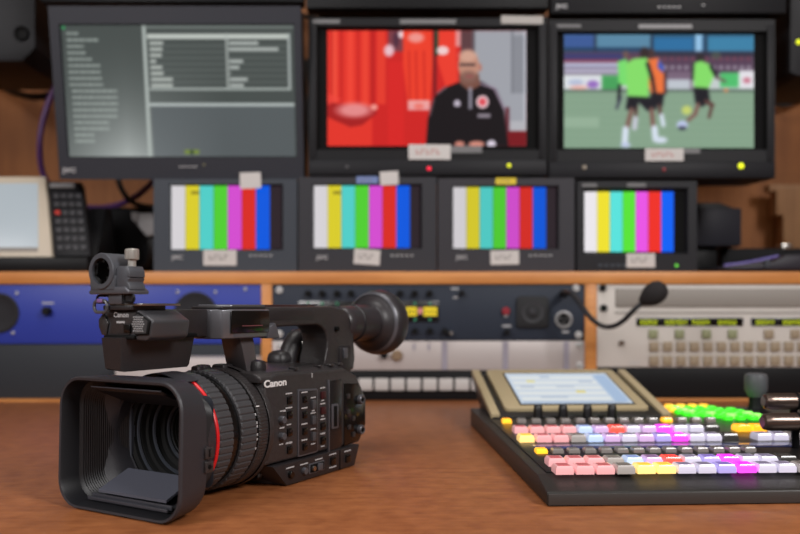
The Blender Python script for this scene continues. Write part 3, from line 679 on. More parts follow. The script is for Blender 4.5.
MB().box(wx(96, 1.45), 1.447, wz(262, 1.45), wx(112, 1.45), 1.4505, wz(250, 1.45), .001).build('latch', mon_d, cs_, True)
pg = thing('connector_plug', 'grey angular connector plug left of the leftmost small monitor', 'plug', (wx(148, 1.4), 1.4, .1997))
MB().prism([(wx(x, 1.4), wz(y, 1.4)) for x, y in ((139, 213), (158, 212), (164, 222), (164, 234), (146, 236), (137, 225))], 'y', 1.40, 1.43, .002).build('shell', mat('plug_grey', (165, 165, 168), .5), pg, True)
MB().tube([PP(150, 234, 1.42), PP(152, 250, 1.42), PP(148, 262, 1.43), PP(140, 269.5, 1.44)], .006).build('cable', cable_k, pg, True)
MB().prism([(wx(x, 1.4), wz(y, 1.4)) for x, y in ((129, 211), (137, 212), (134, 222), (130, 219))], 'y', 1.41, 1.42, .001).build('clip', mat('plug_grey', (165, 165, 168), .5), pg, True)

# control terminal: pale-framed screen and keypad leaning back on the shelf
Yc = 1.262
t = thing('control_terminal', 'pale framed touch screen terminal with black keypad, left on shelf', 'control panel', (wx(30, Yc), Yc+.05, .1997))
z0 = .2235
Mt = T(wx(52, Yc), Yc, z0) @ Matrix.Rotation(-math.radians(22), 4, 'X')
def tp(b, name, m, par=None):
    o = b.build(name, m, t); o.location = -Vector(t.location); return o
b = MB(Mt); b.prism([(-.26, 0), (0, 0), (-.0345, .146), (-.26, .146)], 'y', 0, .016, .003); tp(b, 'frame', phone_w)
b = MB(Mt); b.prism([(-.26, .016), (-.0240, .016), (-.0440, .132), (-.26, .132)], 'y', -.0012, .001, .0004)
tp(b, 'screen', mat('terminal_screen', (140, 150, 158), .35, emit=.36, ergb=(185, 196, 202)))
b = MB(Mt); b.prism([(-.26, .009), (-.0240, .009), (-.0246, .0155), (-.26, .0155)], 'y', -.0012, .001, .0003); tp(b, 'button_strip', greyrec)
b = MB(Mt); b.prism([(.001, .003), (.058, .004), (.024, .138), (-.032, .140)], 'y', .004, .022, .003); tp(b, 'keypad_body', mat('keypad_black', (34, 34, 37), .5))
keyg = mat('keypad_key', (66, 66, 70), .5)
for r in range(7):
    for c_ in range(4):
        z = .014+.0155*r; x = .006-.0036*r+.0120*c_
        red = (r == 4 and c_ == 0)
        b = MB(Mt); b.prism([(x, z), (x+.0085, z), (x+.0068, z+.0075), (x-.0017, z+.0075)], 'y', .001, .005, .0006); o = tp(b, 'key', mat('red_key', (190, 50, 40), .5) if red else keyg)
        if red: o['label'] = 'red key'
b = MB(Mt); b.box(-.026, .0015, .126, .014, .0045, .134, .0006); tp(b, 'label_tape', mat('pale_grey_tape', (140, 140, 142), .6))
MB().prism([(Yc-.006, .2), (Yc+.14, .2), (Yc+.10, .31), (Yc+.074, .31), (Yc+.030, .224), (Yc-.006, .2225)], 'x', wx(52, Yc)-.26, wx(52, Yc)+.058, .002).build('stand', blk, t, True)

# ------------------------------------------------------------------ things at the right on the shelf
t = thing('wood_panel', 'tan stepped wooden board against the wall at far right', 'board', (wx(800, 1.7), 1.74, .1997))
b = MB(); b.prism([(wx(x, 1.7), wz(y, 1.7)) for x, y in ((774, 183), (900, 183), (900, 267), (788, 267), (788, 214), (781, 214), (781, 190), (774, 190))], 'y', 1.72, 1.75, .001)
o = b.build('board', tan_board, t, True)
MB().box(wx(800, 1.7), 1.74, .2, wx(880, 1.7), 1.78, .26).build('foot', tan_board, t, True)
t = thing('small_display', 'small black box on a stand, right of the black small monitor', 'box', (wx(717, 1.45), 1.5, .1997))
MB().box(wx(684, 1.45), 1.45, wz(246, 1.45), wx(742, 1.45), 1.52, wz(208, 1.45), .003).build('case', mat('case_slate', (46, 46, 54), .5), t, True)
MB().prism([(wx(x, 1.45), wz(y, 1.45)) for x, y in ((688, 208.5), (740, 208.5), (722, 202), (700, 202))], 'y', 1.46, 1.51, .001).build('top_cap', blk, t, True)
MB().box(wx(690, 1.45), 1.47, .2, wx(722, 1.45), 1.51, wz(246, 1.45), .002).build('stand', blk, t, True)
t = thing('black_device', 'low sloping black device with painted violet highlight on the shelf', 'device', (wx(760, 1.33), 1.36, .1997))
MB().prism([(wx(x, 1.33), wz(y, 1.33)) for x, y in ((712, 270.5), (830, 270.5), (830, 255), (778, 256), (766, 262), (722, 266))], 'y', 1.30, 1.42, .002).build('body', mat('device_dark', (44, 42, 50), .4), t, True)
MB().tube([PP(724, 265.4, 1.30), PP(750, 262, 1.30), PP(778, 256, 1.30)], .002).build('highlight_strip', mat('violet_highlight', (100, 92, 170), .4), t, True)  # violet highlight along the slope, modelled as a coloured strip
MB().box(wx(764, 1.3), 1.296, wz(268, 1.3), wx(769, 1.3), 1.3, wz(259.5, 1.3), .0008).build('side_clip', mon_g, t, True)
t = thing('storage_case', 'black case lying behind the sloping device at the right', 'case', (wx(770, 1.55), 1.55, .1997))
MB().box(wx(722, 1.5), 1.5, .2, wx(860, 1.5), 1.64, wz(248, 1.5), .004).build('body', mat('case_black', (20, 21, 25), .6), t, True)
MB().box(wx(781, 1.5), 1.495, wz(249, 1.5), wx(791, 1.5), 1.52, wz(244, 1.5), .001).build('latch', silver, t, True)

# ------------------------------------------------------------------ gooseneck microphone
t = thing('gooseneck_microphone', 'black gooseneck microphone with foam head, plugged into navy panel', 'microphone', (wx(562.5, YR), YP-.012, wz(294, YR)))
stem = [PP(562.5, 294, YP-.012), PP(570, 293, 1.20), PP(579, 302, 1.185), PP(590, 317, 1.17), PP(601, 325.5, 1.155), PP(612, 326.5, 1.145), PP(623, 321, 1.135), PP(634, 310, 1.125), PP(645, 300, 1.12)]
MB().tube(stem, .0036, 10).build('stem', mat('stem_grey', (44, 44, 48), .4, .4), t, True)
MB().lathe([(0, -.014), (.005, -.014), (.006, -.01), (.006, 0), (0, 0)], (wx(562.5, YR), YP-.012, wz(294, YR)), (0, 1, 0), 18).build('plug', blk, t, True)
d = (Vector(PP(667, 285, 1.105))-Vector(PP(642, 302, 1.12))).normalized()
R0 = .0142
prof = [(0, -.004), (.0045, -.003), (.0085, .003), (.0125, .011), (R0, .019), (.0135, .027), (.010, .034), (.005, .0375), (0, .0385)]
MB().lathe([(a*1.12, b*1.0) for a, b in prof], PP(642.5, 301.5, 1.12), d, 28).build('windscreen', foam, t, True, sharp=2)

# ------------------------------------------------------------------ video switcher
RZ = math.radians(2.75)
sw = thing('video_switcher', 'black video switcher with rows of coloured lit buttons', 'video switcher', (.1061, .5817, 0), RZ)
WD = .62
case = [(0, .0005), (.407, .0005), (.407, .0208), (.033, .0168), (.002, .0105), (0, .0095)]
b = MB(); b.prism(case, 'x', 0, WD, .0012); b.build('case', mix_m, sw)
MB().box(.001, -.0008, .0008, WD-.001, .0012, .0092, .0004).build('front_lip', mat('lip_grey', (58, 54, 52), .4), sw)
def surf(y): return .0168+(.0208-.0168)*(y-.033)/(.374)
# raised key deck
MB().prism([(.036, surf(.036)-.001), (.30, surf(.30)-.001), (.30, surf(.3)+.0014), (.036, surf(.036)+.0014)], 'x', .008, WD-.01, .0005).build('key_deck', mat('deck_black', (24, 23, 24), .35), sw)

def keymesh(nm, w, d_, h, top, m1, m2):
    b = MB(); i = .18
    b.loft([[(-w/2, -d_/2, 0), (w/2, -d_/2, 0), (w/2, d_/2, 0), (-w/2, d_/2, 0)],
            [(-w/2, -d_/2, h*.62), (w/2, -d_/2, h*.62), (w/2, d_/2, h*.62), (-w/2, d_/2, h*.62)],
            [(-w/2*(1-i), -d_/2*(1-i), h), (w/2*(1-i), -d_/2*(1-i), h), (w/2*(1-i), d_/2*(1-i), h), (-w/2*(1-i), d_/2*(1-i), h)],
            [(-w/2*(.6), -d_/2*(.6), h*.97), (w/2*(.6), -d_/2*(.6), h*.97), (w/2*(.6), d_/2*(.6), h*.97), (-w/2*(.6), d_/2*(.6), h*.97)]], 0, True, False)
    b.box(-w*.31, -d_*.31, h*.8, w*.31, d_*.31, h*1.03, m=1)
    o = b.build(nm, [m1, m2], sw); me = o.data; bpy.data.objects.remove(o); return me
KC = {'t': ((130, 124, 120), .03, (100, 95, 92), 'small grey tab key'),
   # colour code: (cap rgb, emission, label rgb, words)
 'p': ((232, 168, 170), .36, (178, 84, 88), 'pink lit key'), 'g': ((176, 170, 166), .05, (110, 102, 98), 'unlit grey key'),
 'y': ((255, 214, 130), .75, (250, 176, 50), 'yellow lit key'), 'w': ((214, 210, 230), .22, (120, 112, 140), 'white key'),
 'l': ((176, 164, 228), .36, (120, 100, 180), 'lavender key'), 'm': ((240, 70, 226), 1.0, (250, 30, 230), 'magenta lit key'),
 'b': ((186, 206, 238), .45, (120, 140, 190), 'pale blue key'), 'r': ((250, 80, 66), 1.0, (220, 50, 40), 'red lit key'),
 'v': ((206, 172, 216), .38, (120, 84, 130), 'mauve key'), 'd': ((64, 62, 60), 0, (46, 44, 44), 'dark key'), 'o': ((255, 180, 40), 1.2, (255, 160, 20), 'amber lit key')}
KM = {}
def key(code, x, y, w, d_, h, nm='key'):
    kk = (code, w, d_, h)
    if kk not in KM:
        c, e, l, _ = KC[code]
        KM[kk] = keymesh('key', w, d_, h, 0, mat('keycap_'+code, c, .22, emit=e, coat=.5), mat('keylabel_'+code, l, .4, emit=e*.8))
    o = bpy.data.objects.new(nm, KM[kk]); COL.objects.link(o); o.parent = sw; o.location = (x, y, surf(y)+.0014)
    o['label'] = KC[code][3]
def loc_sw(px, Z, Y):   # measured column position -> local x on the switcher
    X = wx(px, Y); dx, dy = X-.1061, Y-.5817
    return dx*math.cos(RZ)+dy*math.sin(RZ), -dx*math.sin(RZ)+dy*math.cos(RZ)
def row(codes, px0, py, pitch, w, d_, h, nm='key'):
    Z = .0190+h*.7; Y = (H-Z)*F/(py-308); x0, y0 = loc_sw(px0, Z, Y)
    for k, c in enumerate(codes):
        if c != '.': key(c, x0+k*pitch, y0, w, d_, h, nm)
row('pppgyywwlmwwg', 562.5, 465.8, .0156, .0136, .0150, .0064)
row('pppgbvrwlmwwdd'[:13], 555, 458.5, .0156, .0136, .0150, .0064)
row('ottttttttttttt', 541, 449.5, .0140, .0095, .010, .004, 'tab_key')
row('yppgbvwvlmwwd.wwg', 525.5, 437, .0160, .0138, .0155, .0064)
row('ppppbvrwvmwwd.oow', 520, 429, .0160, .0136, .0145, .0064)
row('ottttttttttottt', 506.5, 421.5, .0158, .0095, .010, .0045, 'tab_key')
# glowing strip between the banks, stands in for bluish reflections
Ys = (H-.021)*F/(445.3-308); x0, y0 = loc_sw(545, 0, Ys)
MB().box(x0-.01, y0-.008, surf(y0)+.0013, x0+.25, y0+.010, surf(y0)+.0022, .0003).build('reflection_strip', mat('reflection_glow', (52, 54, 84), .15, emit=.10, ergb=(110, 120, 190)), sw)
# green key field
gk = mat('green_lit_key', (60, 220, 36), .25, emit=.9, coat=.4); gk2 = mat('pale_green_lit_key', (140, 245, 100), .25, emit=1.2, coat=.4)
gm = []
for m_ in (gk, gk2, mat('amber_small_key', (250, 190, 50), .3, emit=.9), mat('mint_small_key', (150, 210, 190), .3, emit=.5)):
    o = MB().box(-.0046, -.0046, 0, .0046, .0046, .0050, .0012).build('lit_key', m_, sw); gm.append(o.data); bpy.data.objects.remove(o)
for r in range(7):
    for c_ in range(7):
        x = .238+.0142*c_-.002*r; y = .288+.0165*r
        if c_ == 6 or (c_ == 5 and r > 4) or (c_ in (0, 1) and r == 0): continue
        i = 2 if (r == 6) or (c_ == 0 and r > 3) else (3 if (c_ == 6 and r < 2) else random.choice((0, 0, 1)))
        o = bpy.data.objects.new('lit_key', gm[i]); COL.objects.link(o); o.parent = sw; o.location = (x, y, surf(y)+.0010); o['label'] = ['green lit key', 'pale green lit key', 'amber lit key', 'mint lit key'][i]
# little rubber knobs in front of the display
for px in (538, 563, 587.5, 612):
    Yk = (H-.021)*F/(418.5-308); x, y = loc_sw(px, 0, Yk)
    MB().lathe([(.0052, 0), (.0052, .011), (.0044, .0155), (.0034, .0168), (0, .0168)], (x, y, surf(y)), (0, 0, 1), 18).build('rotary_knob', mat('knob_black', (16, 16, 18), .4), sw)
# wedge with the display
y0w, y1w, z0w, z1w = .318, .478, .0215, .0585
xa, xb_ = .012, .214
MB().prism([(y0w, .0195), (.407, .0195), (y1w, .049), (y1w+.004, z1w-.006), (y1w, z1w-.003), (y0w, z0w+.001)], 'x', xa, xb_, .0008).build('display_housing', mix_m, sw)
ang = math.atan2(z1w-z0w, y1w-y0w); Ls = math.hypot(z1w-z0w, y1w-y0w)
MW = T(0, y0w, z0w) @ Matrix.Rotation(ang, 4, 'X')
# side rails
MB(MW).box(xa-.001, 0, -.003, xa+.009, Ls, .004, .001).build('side_rail', beige, sw)
MB(MW).box(xb_-.009, 0, -.003, xb_+.001, Ls, .004, .001).build('side_rail', beige, sw)
b = MB(MW)
b.prism(rr((xb_-xa)/2-.0175, Ls*.5-.009, .006, 6, (xa+xb_)/2, Ls*.5+.007), 'z', -.001, .0045, .0008)
b.build('display_bezel', beige, sw)
MB(MW).box(xa+.0365, .0260, .0044, xb_-.0305, Ls-.0190, .0049).build('display_frame', blk2, sw)
p = Pic(0, 0, 105, 30, (196, 208, 222), 1.6)
for i in range(5): p.rect(3, 3+i*5.2, 88, 6.4+i*5.2, (222, 226, 226), .9)
p.rect(90, 2, 103, 28, (164, 186, 214)); p.rect(2, 28, 100, 29.5, (140, 160, 190), .6)
for (x, y, w, c) in ((18, 7.5, 8, (226, 214, 120)), (60, 18, 9, (226, 206, 90)), (34, 3, 10, (170, 185, 205)), (8, 13, 14, (180, 190, 205)), (44, 13, 18, (186, 196, 210)), (70, 8, 14, (178, 190, 208)), (22, 23, 26, (180, 192, 208))):
    p.rect(x, y, x+w, y+1.8, c, .9)
p.build('display_screen', scr_m, xa+.0385, 0.0285, xb_-.0325, Ls-.0215, 0, sw, MW @ T(0, 0, .0053) @ Matrix.Rotation(-PI/2, 4, 'X'))
# joystick
Yj = .93; x, y = loc_sw(756, 0, Yj)
b = MB(); b.lathe([(.016, 0), (.016, .004), (.013, .006), (.009, .009), (.008, .014), (.0075, .026)], (x, y, surf(y)-.001), (0, 0, 1), 28)
b.build('joystick_base', blk, sw)
b = MB(); b.lathe([(0, .022), (.0085, .022), (.0105, .026), (.0125, .030), (.0128, .044), (.0118, .0475), (.009, .049), (0, .0492)], (x, y, surf(y)-.001), (0, 0, 1), 28, rad=lambda i: 1+.015*(i % 2))
b.build('joystick_cap', mat('joystick_rubber', (84, 86, 90), .5), sw)
# transition levers: two metal handles lying across, on arms
def lever(px0, py, Yt_, r, armpx):
    x, y = loc_sw(px0, 0, Yt_); z = wz(py, Yt_)
    b = MB(); b.lathe([(0, 0), (r*.6, 0), (r*.85, .0015), (r*.92, .004), (r, .007), (r, .030), (r*.93, .0302), (r*.93, .0325), (r, .033), (r, .072), (r*.8, .075), (0, .075)], (x, y, z), (1, 0, .0), 32)
    b.build('lever_handle', bronze, sw)
    b = MB(); b.lathe([(r*1.03, .0300), (r*1.03, .0330), (0, .0330)], (x, y, z), (1, 0, 0), 32); b.build('lever_band', blk2, sw)
    xa_, _ = loc_sw(armpx, 0, Yt_)
    b = MB(); b.tube([(x+.031, y+.002, z), (x+.034, y+.008, z-.010), (x+.038, y+.014, surf(y)+.001)], .0035, 10, sub=4); b.build('lever_arm', blk, sw)
lever(763, 401.5, .76, .0078, 790)
lever(762, 422, .70, .0078, 795)

# ------------------------------------------------------------------ camcorder
# local axes: x = the side we see, y = towards the back of the camcorder, z = up ; L(u,v,w)=(v,-u,w)
cam = thing('camcorder', 'black professional camcorder with rectangular lens hood on desk', 'camcorder', (-.1278, .6696, 0), -math.atan2(.503, .864))
AX = .0490
# -- lens hood
def rsec(u, hw, hh, r, cz=.0475):      # the mouth of the hood is raked: its lower lip reaches a little further forward
    k_ = max(0, (u-.104)/.028)*.0022
    return [(x, -u-k_*(1-z/.095), z) for x, z in rr(hw, hh, r, 8, 0, cz)]
b = MB()
outer = [rsec(.0850, .0435, .0435, .0434, AX), rsec(.0851, .0452, .0452, .0450, AX), rsec(.0940, .0460, .0455, .044), rsec(.1000, .0490, .0460, .040), rsec(.1050, .0555, .0465, .034), rsec(.1090, .0600, .0468, .027), rsec(.131, .0612, .0470, .0200), rsec(.1325, .0604, .0462, .0192),
         rsec(.1322, .0588, .0446, .0178)]
inner = [rsec(.1300, .0582, .0440, .0174), rsec(.1185, .0570, .0430, .0170), rsec(.1182, .0562, .0422, .0162)]
n = 44
for i in range(n+1):
    s = i/n; u = .1175-.0320*s; z = .0005*(i % 2)
    inner.append(rsec(u, .0552-.0118*s-z, .0412-.0100*s-z, .0158-.0025*s))
inner.append(rsec(.0850, .0425, .0302, .0125))
b.loft(outer, 0); b.loft([outer[-1]]+inner, 1)
hd = b.build('lens_hood', [hood_m, hood_i], cam, sharp=.5)
def arc(u, rad_, a0=61, a1=150, n=20, th=.0007):
    o_ = [(rad_*math.cos(math.radians(a0+(a1-a0)*k/n)), -u, AX+rad_*math.sin(math.radians(a0+(a1-a0)*k/n))) for k in range(n+1)]
    i_ = [((rad_-th)*math.cos(math.radians(a0+(a1-a0)*k/n)), -u, AX+(rad_-th)*math.sin(math.radians(a0+(a1-a0)*k/n))) for k in range(n, -1, -1)]
    return o_+i_
b = MB(); b.loft([arc(.0785, .0474), arc(.0830, .0474), arc(.0960, .0470)], 0, True, True); b.build('hood_collar', hood_m, cam)
# mask plate ring behind the hood mouth
b = MB(); b.loft([rsec(.0849, .0436, .0330, .0070), rsec(.0853, .0400, .0285, .003), rsec(.0820, .0396, .0280, .003)], 0)
b.build('hood_mask', mat('mask_edge', (64, 67, 76), .45), cam)
# flaps
MF = Matrix.Rotation(0, 4, 'X')
b = MB(); b.loft([[(-.034, -.1205, .0105), (.034, -.1205, .0105), (.034, -.1205, .0125), (-.034, -.1205, .0125)], [(-.034, -.0935, .0215), (.034, -.0935, .0215), (.034, -.0935, .0232), (-.034, -.0935, .0232)]], 0, True, True)
b.build('lower_flap', flap_m, cam)
b = MB(); b.box(-.040, -.1255, .0055, .040, -.1235, .0080, .0006); b.box(-.040, -.1215, .0062, .040, -.120, .0095, .0005, m=0); b.build('flap_hinge', mat('hinge_grey', (62, 62, 69), .4), cam)
b = MB(); b.loft([[(-.034, -.1225, .0858), (.034, -.1225, .0858), (.034, -.1225, .0842), (-.034, -.1225, .0842)], [(-.034, -.0945, .0745), (.034, -.0945, .0745), (.034, -.0945, .0728), (-.034, -.0945, .0728)]], 0, True, True)
b.build('upper_flap', hood_i, cam)
b = MB()
for k in range(3): b.box(-.034, -.1275+.0024*k, .0868-.0011*k, .036, -.1262+.0024*k, .0876-.0011*k, .0003)
b.build('upper_hinge', mat('hinge_grey', (62, 62, 69), .4), cam)
# hood latch on the side
b = MB(); b.box(.0540, -.1120, .0320, .0620, -.1040, .0400, .0008); b.box(.0540, -.1120, .0415, .0620, -.1040, .0490, .0008)
b.box(.0612, -.1090, .0425, .0622, -.1075, .0480, m=1); b.build('hood_latch', [cam_m, blk2], cam)
MB().lathe([(0, .0008), (.0016, .0006), (.0018, 0)], (.0619, -.108, .036), (1, 0, 0), 12).build('latch_button', blk2, cam)
# -- lens inside the hood
b = MB(); d = (0, -1, 0); c0 = (0, 0, AX)
b.lathe([(.0436, .0850), (.0436, .0838), (.0400, .0830), (.0395, .0790), (.0365, .0785), (.0360, .0750), (.0335, .0745), (.0330, .0700), (.0300, .0695), (.0296, .0660), (.0262, .0650), (.0256, .0620), (.0225, .0612)], c0, d, 64)
b.build('lens_barrel', mat('barrel_black', (5, 5, 6), .9), cam)
for (r, u) in ((.0385, .0800), (.0310, .0712), (.0240, .0632)):
    b = MB(); b.lathe([(r+.0010, u), (r+.0006, u+.0009), (r-.0010, u+.0008), (r-.0016, u-.0002)], c0, d, 64); b.build('lens_ring', lensring, cam)
b = MB(); b.lathe([(.0232, .0612), (.020, .0640), (.014, .0664), (.007, .0676), (0, .0680)], c0, d, 48); b.build('front_glass', glass, cam, sharp=2)
# -- rings
def ribring(u0, u1, r, nrib, name, m, deep=.018):
    b = MB(); seg = nrib*5
    rad = lambda i: 1.0 if (i % 5) < 4 else 1-deep
    b.lathe([(r-.006, u0), (r-.0012, u0)], c0, d, seg); b.lathe([(r-.0012, u0), (r, u0+.001), (r, u1-.001), (r-.0012, u1), (r-.006, u1)], c0, d, seg, rad=rad)
    return b.build(name, m, cam, sharp=.5)
b = MB(); b.lathe([(.0436, .0805), (.0456, .0807), (.0462, .0814), (.0462, .0826), (.0456, .0835), (.0436, .0837)], c0, d, 96); b.build('red_ring', red_m, cam)
b = MB(); b.lathe([(.0437, .0838), (.0450, .0838), (.0450, .0851), (.0437, .0851)], c0, d, 96); b.build('front_collar', hood_m, cam)
ribring(.0650, .0798, .0458, 54, 'focus_ring', rib_m)
b = MB(); b.lathe([(.0400, .0655), (.0435, .0652), (.0435, .0570), (.0400, .0568)], c0, d, 96); b.build('barrel_gap', gloss, cam)
ribring(.0400, .0570, .0464, 54, 'zoom_ring', rib_m)
b = MB(); b.lathe([(.0400, .0402), (.0452, .0400), (.0452, .0372), (.0400, .037)], c0, d, 96); b.build('barrel_gap', gloss, cam)
ribring(.0270, .0378, .0470, 110, 'iris_ring', cam_m, .006)
b = MB(); b.lathe([(.0480, .0278), (.0484, .0268), (.0480, .0225), (.0465, .0215), (.040, .02)], c0, d, 96); b.build('lens_flange', cam_m, cam)
b = MB()
for uu in (.0395,):
    for a_ in (.30, .16, .10, -.04, -.12, -.28):   # scale figures on the zoom ring
        y = -uu; r_ = .0452
        b.box(-.0002, -.0007, -.0009, .0004, .0007, .0009, mx=T(math.cos(a_)*r_, y, AX+math.sin(a_)*r_) @ Matrix.Rotation(-a_, 4, 'Y'))
b.build('scale_marks', grey_print, cam)
MB().box(-.0002, -.0016, -.0004, .0004, .0016, .0004, mx=T(math.cos(.42)*.0470, -.0365, AX+math.sin(.42)*.0470) @ Matrix.Rotation(-.42, 4, 'Y')).build('index_mark', white_m, cam)
# -- body
side = [(.026, .020), (.026, .088), (.010, .0915), (-.0885, .0885), (-.106, .081), (-.1215, .060), (-.1215, .034), (-.110, .0195)]
b = MB(); b.prism([(-u, w) for u, w in side], 'x', -.046, .041, .003, 3); b.build('body', cam_m, cam)
base = [(.018, .0005), (.022, .008), (.016, .0195), (-.110, .0195), (-.113, .016), (-.104, .0005)]
b = MB(); b.prism([(-u, w) for u, w in [(.001, .0005), (.019, .0188), (-.106, .0188), (-.098, .0005)]], 'x', -.042, .0435, .0012); b.build('body_base', cam_d, cam)
b = MB(); b.prism([(-.030, -.018), (.0425, 0.0005), (.0425, .03), (-.030, .03)], 'z', .0008, .0180, .001); b.build('base_nose', cam_d, cam)
MB().lathe([(0, .006), (.0045, .0055), (.0055, .003), (.0055, 0)], (.020, -.0070, .0095), (-.15, -1, .0), 20).build('release_knob', gloss, cam)
# shoulder ridge on top of the body
b = MB(); b.prism([(.0405, .0890), (.034, .0925), (-.036, .0925), (-.044, .089), (-.044, .085), (.0405, .085)], 'y', -.030, .086, .0012); b.build('top_cover', cam_m, cam)
# text helpers for the visible side
SIDE = Matrix.Rotation(PI/2, 4, 'Z') @ Matrix.Rotation(PI/2, 4, 'X')
text_mesh('maker_lettering', 'Canon', .0078, T(.0413, -.0128, .0838) @ SIDE, white_m, cam, bold=.00028, sx=1.35)
X_ = .041
def sbtn(u, w, du, dw, name='button', m=None, out=.0016, bev=.0005):
    MB().box(X_-.001, -u-du/2, w-dw/2, X_+out, -u+du/2, w+dw/2, bev).build(name, m or gloss, cam)
redbtn = mat('maroon_button', (58, 24, 28), .35)
b = MB()
def mark(u, w, du=.008, dw=.0011, x=X_): b.box(x-.0002, -u-du/2, w-dw/2, x+.0003, -u+du/2, w+dw/2)
for (u, w) in ((-5, 68.7), (-5, 57.0), (-5, 42.8), (-5, 28.6)):
    sbtn(u/1000, w/1000, .0060, .0062)
for (u, w) in ((-51.1, 68.6), (-51.1, 55.3), (-51.1, 42.0), (-51.1, 29.6)): sbtn(u/1000, w/1000, .0066, .0062, m=redbtn if w > 50 else gloss)
for (u, w) in ((5.6, 54.1), (5.6, 40.9)):
    MB().lathe([(0, .004), (.0026, .004), (.0032, .003), (.0032, 0)], (X_, -u/1000, w/1000), (1, 0, 0), 18).build('dial', gunmetal, cam)
# recessed control island
q = [(-.0159, .0765), (-.0420, .0750), (-.0435, .0730), (-.0435, .0225), (-.0420, .0207), (-.0159, .0207)]
bb = MB(); bb.prism([(-u, w) for u, w in q], 'x', X_-.001, X_+.0009, .0005); bb.prism([(-u, w) for u, w in [(-.0172, .0750), (-.0412, .0737), (-.0422, .0722), (-.0422, .0233), (-.0412, .0220), (-.0172, .0220)]], 'x', X_, X_+.0012, .0003, m=1)
bb.build('control_island', [gunmetal, cam_d], cam)
for (u, w) in ((-23.7, 67.7), (-23.7, 54.9), (-23.7, 41.2), (-23.7, 28.3)): sbtn(u/1000, w/1000, .0054, .0054, out=.0028)
for (u, w) in ((-35.7, 62.2), (-35.7, 49.1), (-35.7, 35.2)): sbtn(u/1000, w/1000, .0050, .0075, 'toggle_switch', mat('switch_grey', (70, 70, 74), .4), .0032)
for w in (.0735, .0605, .0473, .0340): mark(-.0235, w, .0080, .0011, X_+.0013)
for w in (.0680, .0550, .0415): mark(-.0357, w, .0070, .0010, X_+.0013)
for w in (.0742, .0626, .0340): mark(-.0045, w, .0085)

for (u, w, du) in ((.0055, .0610, .003), (.001, .0605, .003), (-.0045, .0490, .006), (-.0045, .0345, .007), (.0055, .0345, .005), (-.0655, .0650, .004), (-.0511, .0640, .004), (-.0511, .0505, .004), (-.0511, .0245, .005), (-.0600, .0030, .010), (-.0357, .0290, .006), (-.0357, .0570, .004)): mark(u, w, du, .0009, X_+.0013 if -.042 < u < -.017 else X_)
mark(.0025, .0610, .0050); mark(.0045, .0475, .006)
for w in (.0748, .0612, .0478, .0355): mark(-.0511, w, .0070)
for (u, w) in ((-.003, .0147), (-.0214, .0145), (-.0422, .0152), (-.0626, .0162), (-.0858, .0155), (-.0626, .0050)): mark(u, w, .0105, .0010, .0435)
mark(-.036, .0865, .001, .004); mark(-.0675, .0655, .0070)
b.build('control_markings', grey_print, cam)
# card slot with chrome latch
bb = MB(); bb.box(X_-.001, .0600, .0185, X_+.0006, .0800, .0800, .0006); bb.build('side_column', mat('column_black', (30, 29, 31), .25), cam)
bb = MB(); bb.box(X_, .0630, .0375, X_+.0018, .0735, .0595, .0012); bb.box(X_+.0015, .0655, .0395, X_+.0021, .0708, .0575, .0004, m=1); bb.build('card_slot', [gunmetal, blk2], cam)
MB().box(X_-.001, .0585, .0185, X_+.0016, .0600, .0810, .0004).build('column_edge', gunmetal, cam)
# rear gloss panel with two dials
bb = MB(); bb.prism([(.0835, .0200), (.1075, .0225), (.1180, .0350), (.1180, .0600), (.1060, .0740), (.0835, .0760)], 'x', X_-.001, X_+.0008, .0004); bb.build('rear_panel', gloss, cam)
for w in (.0592, .0316):
    MB().lathe([(0, .0030), (.0022, .003), (.0036, .0036), (.0042, .0030), (.0044, 0)], (X_+.0008, .1085, w), (1, 0, 0), 24).build('rear_dial', gunmetal, cam)
    MB().lathe([(0, .0042), (.0017, .004), (.0018, 0)], (X_+.0008, .1085, w), (1, 0, 0), 12).build('dial_centre', blk2, cam)
for (y_, w) in ((.0890, .064), (.0890, .050), (.0975, .043), (.0905, .036), (.0975, .0285)):
    MB().box(X_, y_-.0022, w-.0022, X_+.0022, y_+.0022, w+.0022, .0005).build('button', cam_m, cam)
# base strip controls
for k_, (u, w) in enumerate(((-3.0, 9.0), (-21.4, 8.8), (-42.2, 9.2), (-62.6, 10.4), (-85.8, 9.0))):
    if k_ in (0, 1): MB().lathe([(0, .003), (.0026, .003), (.003, .002), (.003, 0)], (.0433, -u/1000, w/1000), (1, 0, 0), 16).build('button', gloss if k_ == 0 else gunmetal, cam)
    elif k_ == 2:
        MB().box(.0425, .0280, .0045, .0442, .0500, .0135, .0010).build('switch_frame', gunmetal, cam)
        MB().box(.0435, .0292, .0055, .0446, .0488, .0125, .0005).build('switch_recess', blk2, cam)
        MB().box(.0440, .0385, .0060, .0462, .0455, .0120, .0008).build('slide_switch', gunmetal, cam)
        MB().lathe([(0, .002), (.002, .0018), (.0022, 0)], (.0446, .033, .009), (1, 0, 0), 12).build('button', silver, cam)
    else: MB().box(.0425, -u/1000-.0035, w/1000-.0035, .0450, -u/1000+.0035, w/1000+.0032, .0006).build('button', gloss, cam)
MB().box(.0425, .0730, .0010, .0437, .0745, .0180).build('base_seam', blk2, cam)
# bits on the top edge of the body
for (y_, s_) in ((.018, .004), (.052, .003), (.068, .006), (.082, .005)):
    MB().box(.030, y_, .0920, .038, y_+s_, .0942, .0006).build('top_button', cam_m, cam)
for (x_, y_, r_) in ((-.004, -.052, .004), (-.010, -.040, .005), (-.002, -.026, .0065)):
    MB().box(x_-r_, y_-r_, .0860, x_+r_, y_+r_, .0985, .002).build('lens_release', cam_d, cam)
MB().lathe([(.008, 0), (.0085, .004), (.007, .0085), (0, .010)], (.014, -.004, .0915), (0, 0, 1), 24).build('top_dial', cam_d, cam)
